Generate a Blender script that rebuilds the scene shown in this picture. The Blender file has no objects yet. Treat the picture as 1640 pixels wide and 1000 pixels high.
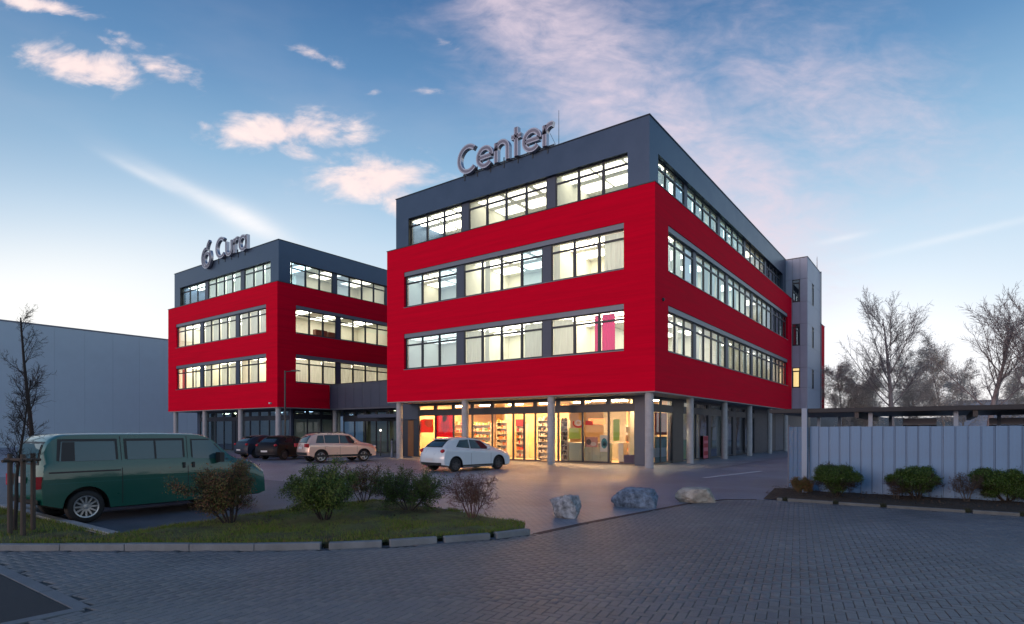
import bpy, bmesh, math, random
import numpy as np
from mathutils import Matrix, Vector, noise as mnoise
random.seed(7)
R = math.radians
SC = bpy.context.scene
COL = SC.collection

# ------------------------------------------------------------------ camera
HEAD = math.atan2(695, 946)            # the buildings' axes against the lens
CC, SS = math.cos(HEAD), math.sin(HEAD)
FPX, EYE, CXP, HYP = 946.0, 1.8, 820.0, 691.0
def from_view(cx, d): return (CC * cx - SS * d, SS * cx + CC * d)
def at(px, py, z=0.0):                 # ground point from a measured photo pixel
    d = FPX * (EYE - z) / (py - HYP)
    return from_view((px - CXP) / FPX * d, d)
def at_d(px, d): return from_view((px - CXP) / FPX * d, d)
def on_y(px, py, y):
    r = (px - CXP) / FPX; d = y / (SS * r + CC)
    return (CC * r - SS) * d, EYE - (py - HYP) * d / FPX
def on_x(px, py, x):
    r = (px - CXP) / FPX; d = x / (CC * r - SS)
    return (SS * r + CC) * d, EYE - (py - HYP) * d / FPX

cam = bpy.data.cameras.new('camera'); co = bpy.data.objects.new('camera', cam); COL.objects.link(co)
co.location = (0, 0, EYE); co.rotation_euler = (R(90), 0, HEAD)
cam.sensor_width = 36; cam.lens = FPX / 1640 * 36
cam.shift_y = (HYP - 500) / 1640
cam.clip_end = 4000; cam.clip_start = 0.05
SC.camera = co

# ------------------------------------------------------------------ colour management
SC.view_settings.view_transform = 'Standard'; SC.view_settings.look = 'None'
SC.view_settings.gamma = 1; SC.view_settings.exposure = 0.34
SC.view_settings.use_curve_mapping = False
try:
    cy = SC.cycles
    cy.use_denoising = True; cy.max_bounces = 8; cy.transparent_max_bounces = 16
    cy.sample_clamp_indirect = 4.0; cy.caustics_reflective = False; cy.caustics_refractive = False
    cy.use_light_tree = True
except Exception: pass

def lin(r, g, b):
    f = lambda c: (c / 255 / 12.92) if c / 255 <= .04045 else ((c / 255 + .055) / 1.055) ** 2.4
    return (f(r), f(g), f(b), 1)

# ------------------------------------------------------------------ sky: dusk gradient, afterglow, clouds
def make_world():
    w = bpy.data.worlds.new('World'); SC.world = w; w.use_nodes = True
    nt = w.node_tree; N = nt.nodes; L = nt.links; N.clear()
    def math_(op, a, b=None, c=None, clamp=False):
        n = N.new('ShaderNodeMath'); n.operation = op; n.use_clamp = clamp
        for i, v in enumerate((a, b, c)):
            if v is None: continue
            if isinstance(v, (int, float)): n.inputs[i].default_value = v
            else: L.new(v, n.inputs[i])
        return n.outputs[0]
    def mix(f, a, b, kind='MIX'):
        n = N.new('ShaderNodeMix'); n.data_type = 'RGBA'; n.blend_type = kind
        for k, v in ((0, f), (6, a), (7, b)):
            if isinstance(v, (int, float)): n.inputs[k].default_value = v
            elif isinstance(v, tuple): n.inputs[k].default_value = v
            else: L.new(v, n.inputs[k])
        return n.outputs[2]
    tc = N.new('ShaderNodeTexCoord'); vec = tc.outputs['Generated']
    def dot(v):
        n = N.new('ShaderNodeVectorMath'); n.operation = 'DOT_PRODUCT'; L.new(vec, n.inputs[0]); n.inputs[1].default_value = v
        return n.outputs['Value']
    fx, fy = -SS, CC                     # the direction the street front faces away to
    z = dot((0, 0, 1)); fwd = dot((fx, fy, 0)); rgt = dot((CC, SS, 0))
    zc = math_('MAXIMUM', z, 0.0)
    ramp = N.new('ShaderNodeValToRGB'); L.new(zc, ramp.inputs[0])
    el = ramp.color_ramp.elements
    pts = [(0.0, lin(250, 240, 230)), (0.08, lin(238, 239, 242)), (0.18, lin(212, 227, 240)), (0.29, lin(184, 209, 230)),
           (0.39, lin(142, 180, 212)), (0.49, lin(98, 142, 186)), (0.60, lin(62, 105, 155)), (1.0, lin(42, 78, 124))]
    el[0].position, el[0].color = pts[0]; el[1].position, el[1].color = pts[-1]
    for p, c in pts[1:-1]: e = el.new(p); e.color = c
    base = ramp.outputs[0]
    # the physical twilight sky adds a little of its own tint
    sk = N.new('ShaderNodeTexSky'); sk.sky_type = 'NISHITA'; sk.sun_disc = False
    sk.sun_elevation = R(2.0); sk.sun_rotation = R(180 + 6); sk.altitude = 200
    skm = mix(1.0, sk.outputs[0], (0.05, 0.05, 0.05, 1), 'MULTIPLY')
    base = mix(0.12, base, skm)
    # gnomonic sky coordinates about the facing direction
    fs = math_('MAXIMUM', fwd, 0.05)
    U = math_('DIVIDE', rgt, fs); V = math_('DIVIDE', z, fs)
    # warm afterglow low at the left, pale glow low at the right
    def blob(px, py, a, b, ang=0.0):
        u0, v0 = (px - CXP) / FPX, (HYP - py) / FPX
        a /= FPX; b /= FPX; ca, sa = math.cos(R(ang)), math.sin(R(ang))
        du = math_('SUBTRACT', U, u0); dv = math_('SUBTRACT', V, v0)
        p = math_('ADD', math_('MULTIPLY', du, ca / a), math_('MULTIPLY', dv, sa / a))
        q = math_('ADD', math_('MULTIPLY', du, -sa / b), math_('MULTIPLY', dv, ca / b))
        s = math_('ADD', math_('MULTIPLY', p, p), math_('MULTIPLY', q, q))
        return math_('EXPONENT', math_('MULTIPLY', s, -1.0))
    front = math_('GREATER_THAN', fwd, 0.06)
    base = mix(math_('MULTIPLY', math_('MULTIPLY', blob(60, 490, 400, 120), front), 0.6), base, lin(255, 249, 240))
    base = mix(math_('MULTIPLY', math_('MULTIPLY', blob(1420, 600, 260, 140), front), 0.7), base, lin(252, 252, 255))
    base = mix(math_('MULTIPLY', math_('MULTIPLY', blob(-250, 60, 500, 260), front), 0.35), base, lin(70, 100, 140))
    # clouds
    comb = N.new('ShaderNodeCombineXYZ'); L.new(U, comb.inputs[0]); L.new(V, comb.inputs[1])
    mp = N.new('ShaderNodeMapping'); L.new(comb.outputs[0], mp.inputs[0]); mp.inputs['Scale'].default_value = (7, 14, 1); mp.inputs['Rotation'].default_value = (0, 0, R(14))
    nz = N.new('ShaderNodeTexNoise'); L.new(mp.outputs[0], nz.inputs[0]); nz.inputs['Scale'].default_value = 1.3
    nz.inputs['Detail'].default_value = 9; nz.inputs['Roughness'].default_value = 0.62; nz.inputs['Distortion'].default_value = 0.6
    nz2 = N.new('ShaderNodeTexNoise'); L.new(mp.outputs[0], nz2.inputs[0]); nz2.inputs['Scale'].default_value = 5.0; nz2.inputs['Detail'].default_value = 6
    fbm = math_('ADD', math_('MULTIPLY', nz.outputs[0], 0.75), math_('MULTIPLY', nz2.outputs[0], 0.25))
    cl = [(135, 106, 105, 30, -10, .98), (265, 112, 72, 22, -20, .75), (205, 70, 60, 14, -30, .42), (455, 208, 115, 30, 4, .92), (470, 238, 55, 20, -25, .65), (600, 285, 95, 40, 0, 1.0), (645, 325, 60, 30, -35, .8),
          (60, 8, 95, 14, -10, .75), (505, 90, 42, 10, -20, .62), (690, 146, 30, 8, 0, .45), (600, 148, 30, 8, 10, .42),
          (390, 190, 40, 14, -10, .5), (335, 205, 36, 10, -20, .4), (300, 130, 50, 14, -25, .5), (180, 72, 40, 10, -30, .4), (555, 225, 60, 16, 10, .5), (720, 70, 30, 9, -15, .4), (560, 255, 40, 14, -20, .45), (700, 300, 60, 30, -20, .5)]
    S = None
    for px, py, a, b, ang, amp in cl:
        t = math_('MULTIPLY', blob(px, py, a, b, ang), amp)
        S = t if S is None else math_('MAXIMUM', S, t)
    raw = math_('ADD', S, math_('MULTIPLY', math_('SUBTRACT', fbm, 0.5), 2.3))
    gate = math_('MULTIPLY', S, 3.0, clamp=True)
    m = N.new('ShaderNodeMapRange'); m.interpolation_type = 'SMOOTHSTEP'; L.new(raw, m.inputs[0]); m.inputs[1].default_value = 0.20; m.inputs[2].default_value = 0.95
    mask = math_('MULTIPLY', math_('MULTIPLY', m.outputs[0], gate), front)
    ccol = mix(fbm, lin(230, 203, 202), lin(248, 231, 224))
    base = mix(math_('MULTIPLY', mask, 0.92), base, ccol)
    # high veil right of the middle and two old vapour trails
    veil = [(860, 20, 190, 110, -20, .95), (960, 120, 260, 150, -25, .85), (1070, 230, 330, 170, -35, .85), (1160, 330, 280, 170, -45, .95), (1320, 170, 330, 170, -20, .68), (790, 150, 110, 40, -20, .5), (700, 40, 120, 50, -10, .35), (830, 130, 80, 26, -20, .4)]
    S2 = None
    for px, py, a, b, ang, amp in veil:
        t = math_('MULTIPLY', blob(px, py, a, b, ang), amp)
        S2 = t if S2 is None else math_('MAXIMUM', S2, t)
    m2 = N.new('ShaderNodeMapRange'); m2.interpolation_type = 'SMOOTHSTEP'
    L.new(math_('ADD', S2, math_('MULTIPLY', math_('SUBTRACT', fbm, 0.5), 1.9)), m2.inputs[0]); m2.inputs[1].default_value = 0.0; m2.inputs[2].default_value = 1.55
    base = mix(math_('MULTIPLY', math_('MULTIPLY', m2.outputs[0], math_('MULTIPLY', S2, 1.3, clamp=True)), front), base, lin(216, 198, 208))
    for px, py, a, b, ang, amp in [(335, 322, 120, 12, -27.5, .4), (395, 352, 60, 18, -27, .5), (230, 280, 60, 7, -27, .3), (1540, 376, 150, 6, 13.5, .18), (1350, 382, 40, 5, 12, .2)]:
        t = math_('MULTIPLY', math_('MULTIPLY', blob(px, py, a, b, ang), amp), math_('ADD', math_('MULTIPLY', fbm, 1.1), 0.4))
        base = mix(math_('MULTIPLY', t, front, clamp=True), base, lin(252, 244, 240))
    # broken cloud everywhere else, so that the sky behind the camera is no blank
    mp3 = N.new('ShaderNodeMapping'); L.new(vec, mp3.inputs[0]); mp3.inputs['Scale'].default_value = (2.2, 2.2, 7)
    nz3 = N.new('ShaderNodeTexNoise'); L.new(mp3.outputs[0], nz3.inputs[0]); nz3.inputs['Scale'].default_value = 1.4; nz3.inputs['Detail'].default_value = 7
    m3 = N.new('ShaderNodeMapRange'); m3.interpolation_type = 'SMOOTHSTEP'; L.new(nz3.outputs[0], m3.inputs[0]); m3.inputs[1].default_value = 0.52; m3.inputs[2].default_value = 0.75
    base = mix(math_('MULTIPLY', m3.outputs[0], math_('SUBTRACT', 0.5, math_('MULTIPLY', front, 0.44))), base, lin(222, 208, 212))
    bg = N.new('ShaderNodeBackground'); L.new(base, bg.inputs[0]); bg.inputs[1].default_value = SKY_GAIN
    out = N.new('ShaderNodeOutputWorld'); L.new(bg.outputs[0], out.inputs[0])
SKY_GAIN = 1.0
make_world()

# the warm low light of the western afterglow behind the photographer's left shoulder
sl = bpy.data.lights.new('sun', 'SUN'); so = bpy.data.objects.new('sun', sl); COL.objects.link(so)
sl.energy = 0.85; sl.angle = R(22); sl.color = (1.0, 0.64, 0.55)
d_ = Vector((0.18, 1.0, -0.12)).normalized()
so.rotation_euler = d_.to_track_quat('-Z', 'Y').to_euler(); so.location = (-20, -40, 30)

# ------------------------------------------------------------------ materials
MATS = {}
def mat(name, col, rough=.6, metal=0., world=False, spec=.5, vary=.0, vscale=3., bump=0., bscale=40., coat=0., emit=None, estr=0., stretch=(1, 1, 1), dark=None, alpha_t=0.):
    if name in MATS: return MATS[name]
    m = bpy.data.materials.new(name); m.use_nodes = True; MATS[name] = m
    nt = m.node_tree; b = nt.nodes['Principled BSDF']; L = nt.links
    c = tuple(col[:3]) + (1,)
    b.inputs['Base Color'].default_value = c; b.inputs['Roughness'].default_value = rough
    b.inputs['Metallic'].default_value = metal; b.inputs['Specular IOR Level'].default_value = spec
    b.inputs['Coat Weight'].default_value = coat; b.inputs['Coat Roughness'].default_value = .05
    if emit: b.inputs['Emission Color'].default_value = tuple(emit[:3]) + (1,); b.inputs['Emission Strength'].default_value = estr
    if vary or bump:
        tc = nt.nodes.new('ShaderNodeTexCoord'); mp = nt.nodes.new('ShaderNodeMapping'); L.new(nt.nodes.new('ShaderNodeNewGeometry').outputs['Position'] if world else tc.outputs['Object'], mp.inputs[0]); mp.inputs['Scale'].default_value = stretch
    if vary:
        n = nt.nodes.new('ShaderNodeTexNoise'); L.new(mp.outputs[0], n.inputs[0]); n.inputs['Scale'].default_value = vscale; n.inputs['Detail'].default_value = 7; n.inputs['Roughness'].default_value = .65
        mr = nt.nodes.new('ShaderNodeMapRange'); L.new(n.outputs[0], mr.inputs[0]); mr.inputs[1].default_value = .3; mr.inputs[2].default_value = .7
        mx = nt.nodes.new('ShaderNodeMix'); mx.data_type = 'RGBA'; L.new(mr.outputs[0], mx.inputs[0])
        d = dark if dark else tuple(x * (1 - vary) for x in c[:3])
        mx.inputs[6].default_value = tuple(d[:3]) + (1,); mx.inputs[7].default_value = tuple(min(1, x * (1 + vary * .6)) for x in c[:3]) + (1,)
        L.new(mx.outputs[2], b.inputs['Base Color'])
        rr = nt.nodes.new('ShaderNodeMapRange'); L.new(n.outputs[0], rr.inputs[0]); rr.inputs[3].default_value = max(.03, rough - .08); rr.inputs[4].default_value = min(1, rough + .12)
        L.new(rr.outputs[0], b.inputs['Roughness'])
    if bump:
        n2 = nt.nodes.new('ShaderNodeTexNoise'); L.new(mp.outputs[0], n2.inputs[0]); n2.inputs['Scale'].default_value = bscale; n2.inputs['Detail'].default_value = 5
        bp = nt.nodes.new('ShaderNodeBump'); L.new(n2.outputs[0], bp.inputs['Height']); bp.inputs['Strength'].default_value = bump; bp.inputs['Distance'].default_value = .02
        L.new(bp.outputs[0], b.inputs['Normal'])
    return m

def glass_mat(name, tint=(1, 1, 1), refl=.12, rough=.02):
    if name in MATS: return MATS[name]
    m = bpy.data.materials.new(name); m.use_nodes = True; MATS[name] = m
    nt = m.node_tree; N = nt.nodes; L = nt.links; N.clear()
    tr = N.new('ShaderNodeBsdfTransparent'); tr.inputs[0].default_value = tint + (1,)
    gl = N.new('ShaderNodeBsdfGlossy'); gl.inputs['Roughness'].default_value = rough; gl.inputs[0].default_value = (.9, .95, 1, 1)
    fr = N.new('ShaderNodeFresnel'); fr.inputs[0].default_value = 1.6
    ad = N.new('ShaderNodeMath'); ad.operation = 'MULTIPLY_ADD'; L.new(fr.outputs[0], ad.inputs[0]); ad.inputs[1].default_value = 1.0; ad.inputs[2].default_value = refl; ad.use_clamp = True
    mx = N.new('ShaderNodeMixShader'); L.new(ad.outputs[0], mx.inputs[0]); L.new(tr.outputs[0], mx.inputs[1]); L.new(gl.outputs[0], mx.inputs[2])
    o = N.new('ShaderNodeOutputMaterial'); L.new(mx.outputs[0], o.inputs[0]); return m

def translucent_mat(name, col, amt=.5, emit=0.):
    if name in MATS: return MATS[name]
    m = bpy.data.materials.new(name); m.use_nodes = True; MATS[name] = m
    nt = m.node_tree; N = nt.nodes; L = nt.links; N.clear()
    tc = N.new('ShaderNodeTexCoord'); mp = N.new('ShaderNodeMapping'); L.new(tc.outputs['Object'], mp.inputs[0]); mp.inputs['Scale'].default_value = (9, 9, .6)
    n = N.new('ShaderNodeTexNoise'); L.new(mp.outputs[0], n.inputs[0]); n.inputs['Scale'].default_value = 1.5; n.inputs['Detail'].default_value = 3
    mx0 = N.new('ShaderNodeMix'); mx0.data_type = 'RGBA'; L.new(n.outputs[0], mx0.inputs[0]); mx0.inputs[6].default_value = tuple(c * .7 for c in col[:3]) + (1,); mx0.inputs[7].default_value = tuple(col[:3]) + (1,)
    d = N.new('ShaderNodeBsdfDiffuse'); t = N.new('ShaderNodeBsdfTranslucent'); L.new(mx0.outputs[2], d.inputs[0]); L.new(mx0.outputs[2], t.inputs[0])
    mx = N.new('ShaderNodeMixShader'); mx.inputs[0].default_value = amt; L.new(d.outputs[0], mx.inputs[1]); L.new(t.outputs[0], mx.inputs[2])
    o = N.new('ShaderNodeOutputMaterial'); L.new(mx.outputs[0], o.inputs[0]); return m

def lamp_mat(name, col, s):
    if name in MATS: return MATS[name]
    m = bpy.data.materials.new(name); m.use_nodes = True; MATS[name] = m
    N = m.node_tree.nodes; N.clear(); e = N.new('ShaderNodeEmission'); e.inputs[0].default_value = tuple(col[:3]) + (1,); e.inputs[1].default_value = s
    o = N.new('ShaderNodeOutputMaterial'); m.node_tree.links.new(e.outputs[0], o.inputs[0]); return m

def brick_mat(name, c1, c2, mortar, bw, bh, rough=.6, rot=0., spec=.5, bump=.5, gap=.008):
    m = bpy.data.materials.new(name); m.use_nodes = True; MATS[name] = m
    nt = m.node_tree; b = nt.nodes['Principled BSDF']; L = nt.links; N = nt.nodes
    tc = N.new('ShaderNodeTexCoord'); mp = N.new('ShaderNodeMapping'); L.new(tc.outputs['Object'], mp.inputs[0]); mp.inputs['Rotation'].default_value = (0, 0, rot)
    br = N.new('ShaderNodeTexBrick'); L.new(mp.outputs[0], br.inputs[0])
    br.inputs['Scale'].default_value = 1; br.inputs['Brick Width'].default_value = bw; br.inputs['Row Height'].default_value = bh
    br.inputs['Mortar Size'].default_value = gap; br.inputs['Mortar Smooth'].default_value = .4
    br.inputs['Color1'].default_value = c1 + (1,); br.inputs['Color2'].default_value = c2 + (1,); br.inputs['Mortar'].default_value = mortar + (1,)
    n = N.new('ShaderNodeTexNoise'); L.new(tc.outputs['Object'], n.inputs[0]); n.inputs['Scale'].default_value = .45; n.inputs['Detail'].default_value = 8; n.inputs['Roughness'].default_value = .7
    mr = N.new('ShaderNodeMapRange'); L.new(n.outputs[0], mr.inputs[0]); mr.inputs[1].default_value = .3; mr.inputs[2].default_value = .7; mr.inputs[3].default_value = .62; mr.inputs[4].default_value = 1.25
    mx = N.new('ShaderNodeMix'); mx.data_type = 'RGBA'; mx.blend_type = 'MULTIPLY'; mx.inputs[0].default_value = 1; L.new(br.outputs[0], mx.inputs[6]); L.new(mr.outputs[0], mx.inputs[7])
    L.new(mx.outputs[2], b.inputs['Base Color'])
    b.inputs['Specular IOR Level'].default_value = spec
    rr = N.new('ShaderNodeMapRange'); L.new(n.outputs[0], rr.inputs[0]); rr.inputs[3].default_value = rough - .1; rr.inputs[4].default_value = rough + .15; L.new(rr.outputs[0], b.inputs['Roughness'])
    bp = N.new('ShaderNodeBump'); bp.invert = True; L.new(br.outputs['Fac'], bp.inputs['Height']); bp.inputs['Strength'].default_value = bump; bp.inputs['Distance'].default_value = .01
    L.new(bp.outputs[0], b.inputs['Normal']); return m

RED = mat('red_render', (.70, .0005, .026), .8, spec=.07, vary=.12, vscale=1.1, bump=.25, bscale=14, stretch=(.25, .25, 5))
GREY = mat('slate_cladding', (.048, .083, .140), .36, metal=.5, spec=.5, vary=.12, vscale=.8)
GREYM = mat('shutter_box_metal', (.16, .19, .24), .4, metal=.2, spec=.5, vary=.08)
CAP = mat('roof_cap_metal', (.025, .035, .05), .35, metal=.3)
FRAME = mat('dark_window_frame', (.022, .032, .048), .4)
PIERD = mat('dark_blue_pier', (.018, .032, .058), .4, vary=.1)
PIER = mat('blue_grey_panel', (.045, .068, .115), .4, vary=.08)
GLASS = glass_mat('window_glass', (.93, .97, .96), .07)
GLASSB = glass_mat('blue_window_glass', (.45, .62, .75), .30)
SHOPG = glass_mat('shop_glass', (.95, .97, .95), .02)
DARKG = glass_mat('dim_glass', (.55, .68, .74), .14)
WALLI = mat('interior_wall_cream', (.76, .75, .64), .9, vary=.05)
CEILI = mat('interior_ceiling_white', (.80, .80, .74), .9)
FLOORI = mat('interior_floor_grey', (.28, .26, .23), .6)
DARKI = mat('interior_wall_dim', (.30, .31, .30), .9, vary=.1)
SOFF = mat('soffit_metal', (.30, .30, .31), .6, vary=.06)
CONC = mat('column_concrete', (.40, .41, .43), .75, vary=.14, vscale=4, bump=.2, bscale=60)
TOWER = mat('pale_facade_panel', (.36, .42, .54), .45, vary=.07, vscale=1.2)
TOWERJ = mat('panel_joint_dark', (.10, .12, .16), .8)
ROOFG = mat('roof_gravel', (.22, .22, .21), .95, vary=.3, vscale=20, bump=.5)
BLIND = translucent_mat('white_blind', (.80, .84, .82))
BLINDC = translucent_mat('pale_cyan_curtain', (.66, .84, .88), .45)
BLINDP = translucent_mat('magenta_curtain', (.75, .01, .20), .6)
BLINDR = translucent_mat('brick_red_curtain', (.55, .08, .06), .5)
WOOD = mat('brown_door_wood', (.19, .085, .028), .5, vary=.3, vscale=3, stretch=(6, 6, .5))
LAMPW = lamp_mat('office_lamp', (1, .95, .79), 5.6)
LAMPD = lamp_mat('office_lamp_dim', (1, .92, .74), 3.4)
LAMPC = lamp_mat('office_lamp_cool', (.84, 1, .97), 5)
LAMPX = lamp_mat('office_lamp_warm', (1, .88, .66), 7.5)
LAMPS = lamp_mat('shop_lamp', (1, .53, .21), 185)
STEEL = mat('dark_steel', (.06, .07, .08), .4, metal=.6)
SIGNM = mat('sign_brushed_steel', (.50, .49, .54), .32, metal=.75, vary=.08)
SIGNF = mat('sign_face_grey', (.20, .20, .25), .45, metal=.4)
BLACK = mat('black_rubber', (.012, .012, .013), .7)
WHITE = mat('white_paint', (.78, .80, .80), .4)

# ------------------------------------------------------------------ mesh helpers
WM = {}
def link(o, parent=None, world=True):
    COL.objects.link(o)
    if parent is not None:
        o.parent = parent
        if world: o.matrix_parent_inverse = WM.get(parent.name, Matrix.Identity(4)).inverted()
    return o
def tag(o, label, cat, group=None):
    o['label'] = label; o['category'] = cat
    if group: o['group'] = group
    return o
def thing(name, label, cat, loc=(0, 0, 0), rz=0., group=None):
    o = bpy.data.objects.new(name, None); COL.objects.link(o); o.location = loc; o.rotation_euler = (0, 0, rz); o.empty_display_size = .3
    WM[o.name] = Matrix.Translation(loc) @ Matrix.Rotation(rz, 4, 'Z')
    tag(o, label, cat, group); return o
def setting(name, loc=(0, 0, 0)):
    o = bpy.data.objects.new(name, None); COL.objects.link(o); o.location = loc; o['kind'] = 'structure'
    WM[o.name] = Matrix.Translation(loc); return o
ID = lambda t, d, z: (t, d, z)
class MB:
    def __init__(s, xf=ID): s.v = []; s.f = []; s.mi = []; s.m = 0; s.xf = xf
    def add(s, vs, fs):
        n = len(s.v); s.v += [s.xf(*p) for p in vs]; s.f += [tuple(n + i for i in f) for f in fs]; s.mi += [s.m] * len(fs); return s
    def box(s, a, b):
        x0, y0, z0 = a; x1, y1, z1 = b
        return s.add([(x0, y0, z0), (x1, y0, z0), (x1, y1, z0), (x0, y1, z0), (x0, y0, z1), (x1, y0, z1), (x1, y1, z1), (x0, y1, z1)],
                     [(0, 3, 2, 1), (4, 5, 6, 7), (0, 1, 5, 4), (1, 2, 6, 5), (2, 3, 7, 6), (3, 0, 4, 7)])
    def quad(s, *p): return s.add(p, [tuple(range(len(p)))])
    def tube(s, p0, p1, r0, r1=None, n=8, caps=True):
        r1 = r0 if r1 is None else r1
        p0 = Vector(p0); p1 = Vector(p1); d = (p1 - p0).normalized(); u = d.orthogonal().normalized(); w = d.cross(u)
        vs = []
        for p, r in ((p0, r0), (p1, r1)):
            for k in range(n):
                a = 2 * math.pi * k / n; vs.append(tuple(p + (u * math.cos(a) + w * math.sin(a)) * r))
        fs = [(k, (k + 1) % n, n + (k + 1) % n, n + k) for k in range(n)]
        if caps: fs += [tuple(range(n))[::-1], tuple(range(n, 2 * n))]
        return s.add(vs, fs)
    def lathe(s, prof, n=24, axis='Z', c=(0, 0, 0), scale=(1, 1)):   # prof: (r, h)
        vs = []; fs = []; m = len(prof)
        for k in range(n):
            a = 2 * math.pi * k / n
            for r, h in prof:
                p = {'Z': (r * math.cos(a) * scale[0], r * math.sin(a) * scale[1], h), 'Y': (r * math.cos(a), h, r * math.sin(a)), 'X': (h, r * math.cos(a), r * math.sin(a))}[axis]
                vs.append((p[0] + c[0], p[1] + c[1], p[2] + c[2]))
        for k in range(n):
            for i in range(m - 1):
                a = k * m + i; b = ((k + 1) % n) * m + i; fs.append((a, b, b + 1, a + 1))
        return s.add(vs, fs)
    def prism(s, poly, z0, z1):
        n = len(poly); vs = [(x, y, z0) for x, y in poly] + [(x, y, z1) for x, y in poly]
        return s.add(vs, [tuple(range(n))[::-1], tuple(range(n, 2 * n))] + [(i, (i + 1) % n, n + (i + 1) % n, n + i) for i in range(n)])
    def mesh(s, name, mats, smooth=False):
        me = bpy.data.meshes.new(name); me.from_pydata(s.v, [], s.f); me.update()
        mats = mats if isinstance(mats, (list, tuple)) else [mats]
        for m in mats: me.materials.append(m)
        if len(mats) > 1: me.polygons.foreach_set('material_index', s.mi)
        if smooth: me.polygons.foreach_set('use_smooth', [True] * len(me.polygons))
        return me
    def build(s, name, mats, parent=None, world=True, smooth=False, bevel=0., kind=None):
        o = bpy.data.objects.new(name, s.mesh(name, mats, smooth)); link(o, parent, world)
        if bevel:
            b = o.modifiers.new('bevel', 'BEVEL'); b.width = bevel; b.segments = 2; b.limit_method = 'ANGLE'
        if kind: o['kind'] = kind
        return o
def place(name, me, parent, M):       # a copy of shared mesh data placed at world matrix M under parent
    o = bpy.data.objects.new(name, me); COL.objects.link(o)
    if parent is not None: o.parent = parent; o.matrix_parent_inverse = WM.get(parent.name, Matrix.Identity(4)).inverted()
    o.matrix_basis = M; WM[o.name] = M.copy(); return o
def place_in(name, me, parent):       # child in the parent's own axes
    o = bpy.data.objects.new(name, me); COL.objects.link(o); o.parent = parent; return o
def copy_tree(o, parent=None, linked=True):
    c = o.copy(); COL.objects.link(c); c.parent = parent
    if parent is not None: c.matrix_parent_inverse = o.matrix_parent_inverse.copy()
    for ch in list(o.children): copy_tree(ch, c)
    return c
def np_mesh(name, V, Fc, m, smooth=False, mats=None, mi=None):
    V = np.asarray(V, dtype=np.float32).reshape(-1, 3); Fc = np.asarray(Fc, dtype=np.int32); k = Fc.shape[1]
    me = bpy.data.meshes.new(name); me.vertices.add(len(V)); me.vertices.foreach_set('co', V.ravel())
    me.loops.add(Fc.size); me.loops.foreach_set('vertex_index', Fc.ravel())
    me.polygons.add(len(Fc)); me.polygons.foreach_set('loop_start', np.arange(0, Fc.size, k, dtype=np.int32))
    for x in (mats or [m]): me.materials.append(x)
    if mi is not None: me.polygons.foreach_set('material_index', np.asarray(mi, dtype=np.int32))
    if smooth: me.polygons.foreach_set('use_smooth', np.ones(len(Fc), dtype=bool))
    me.update(calc_edges=True); me.validate(); return me
# ================================================================== GROUND
X0, Y0 = -11.23, 26.86                 # street corner of the near building's red volume
XL = -42.93                            # the same corner of the left building
g = MB(); g.quad((-900, -900, -.10), (900, -900, -.10), (900, 1500, -.10), (-900, 1500, -.10))
g.build('ground', mat('field_earth', (.075, .085, .05), .95, vary=.4, vscale=.05))['kind'] = 'structure'
KERB = [(-25, -7.28), (-18.0, -2.15), (-11.51, 2.61), (-8.47, 4.84), (-7.64, 5.57), (-7.04, 6.25), (-6.6, 6.95), (-6.11, 7.79), (-5.85, 8.51)]
EDGE = KERB + [(-5.77, 10.13), (-5.5, 12.3), (-5.23, 14.53), (-4.75, 15.9), (-4.05, 16.42), (34, 16.42)]
def sheet(poly, z, name, m, kind='structure'):
    b = MB(); b.quad(*[(x, y, z) for x, y in poly]); o = b.build(name, m); o['kind'] = kind; return o
FORE = brick_mat('forecourt_pavers', (.22, .255, .32), (.28, .295, .35), (.085, .095, .12), .2, .1, .42, rot=0.0, bump=.6)
sheet(EDGE + [(60, 16.42), (60, 140), (-130, 140), (-130, -20), (-25, -20)], -.006, 'forecourt', FORE)
BASE = mat('paver_joint_sand', (.060, .064, .068), .9, vary=.3, vscale=9)
sheet(EDGE + [(60, 16.42), (60, -40), (-40, -40), (-25, -20)], -.013, 'driveway', BASE)
ASPH = mat('asphalt', (.040, .042, .046), .78, vary=.28, vscale=1.5, bump=.5, bscale=160)
sheet([(-7.16, 2.17), (-7.16, -12), (-25, -12), (-25, -7.42), (-18, -2.3), (-11.6, 2.17)], -.002, 'side_road', ASPH)
LOT = mat('parking_asphalt', (.12, .13, .155), .5, vary=.3, vscale=1.2, bump=.4, bscale=130)
sheet([(-30, 4.1), (-11.66, 4.1), (-11.70, 9.0), (-11.55, 9.86), (-12.9, 12.3), (-30, 12.3)], -.002, 'parking_lot', LOT)
PAINT = mat('road_marking_paint', (.62, .64, .66), .6, vary=.25, vscale=6)
def line(name, p, q, w, label):
    d = Vector((q[0] - p[0], q[1] - p[1])).normalized() * w / 2; n = (-d.y, d.x)
    b = MB(); b.prism([(p[0] - n[0], p[1] - n[1]), (q[0] - n[0], q[1] - n[1]), (q[0] + n[0], q[1] + n[1]), (p[0] + n[0], p[1] + n[1])], -.004, .003)
    tag(b.build(name, PAINT), label, 'road marking')
line('bay_marking', (-7.55, 22.9), (-6.75, 28.2), .16, 'long white painted line on the forecourt right of the corner column')
line('bay_marking', (-15.75, 12.75), (-14.75, 14.25), .22, 'short white painted line on the paving behind the sparse shrubs')
sheet([(-9.0, 29.2), (-8.9, 29.2), (-8.9, 56), (-9.0, 56)], 0.0, 'drain_strip', CAP)

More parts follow.
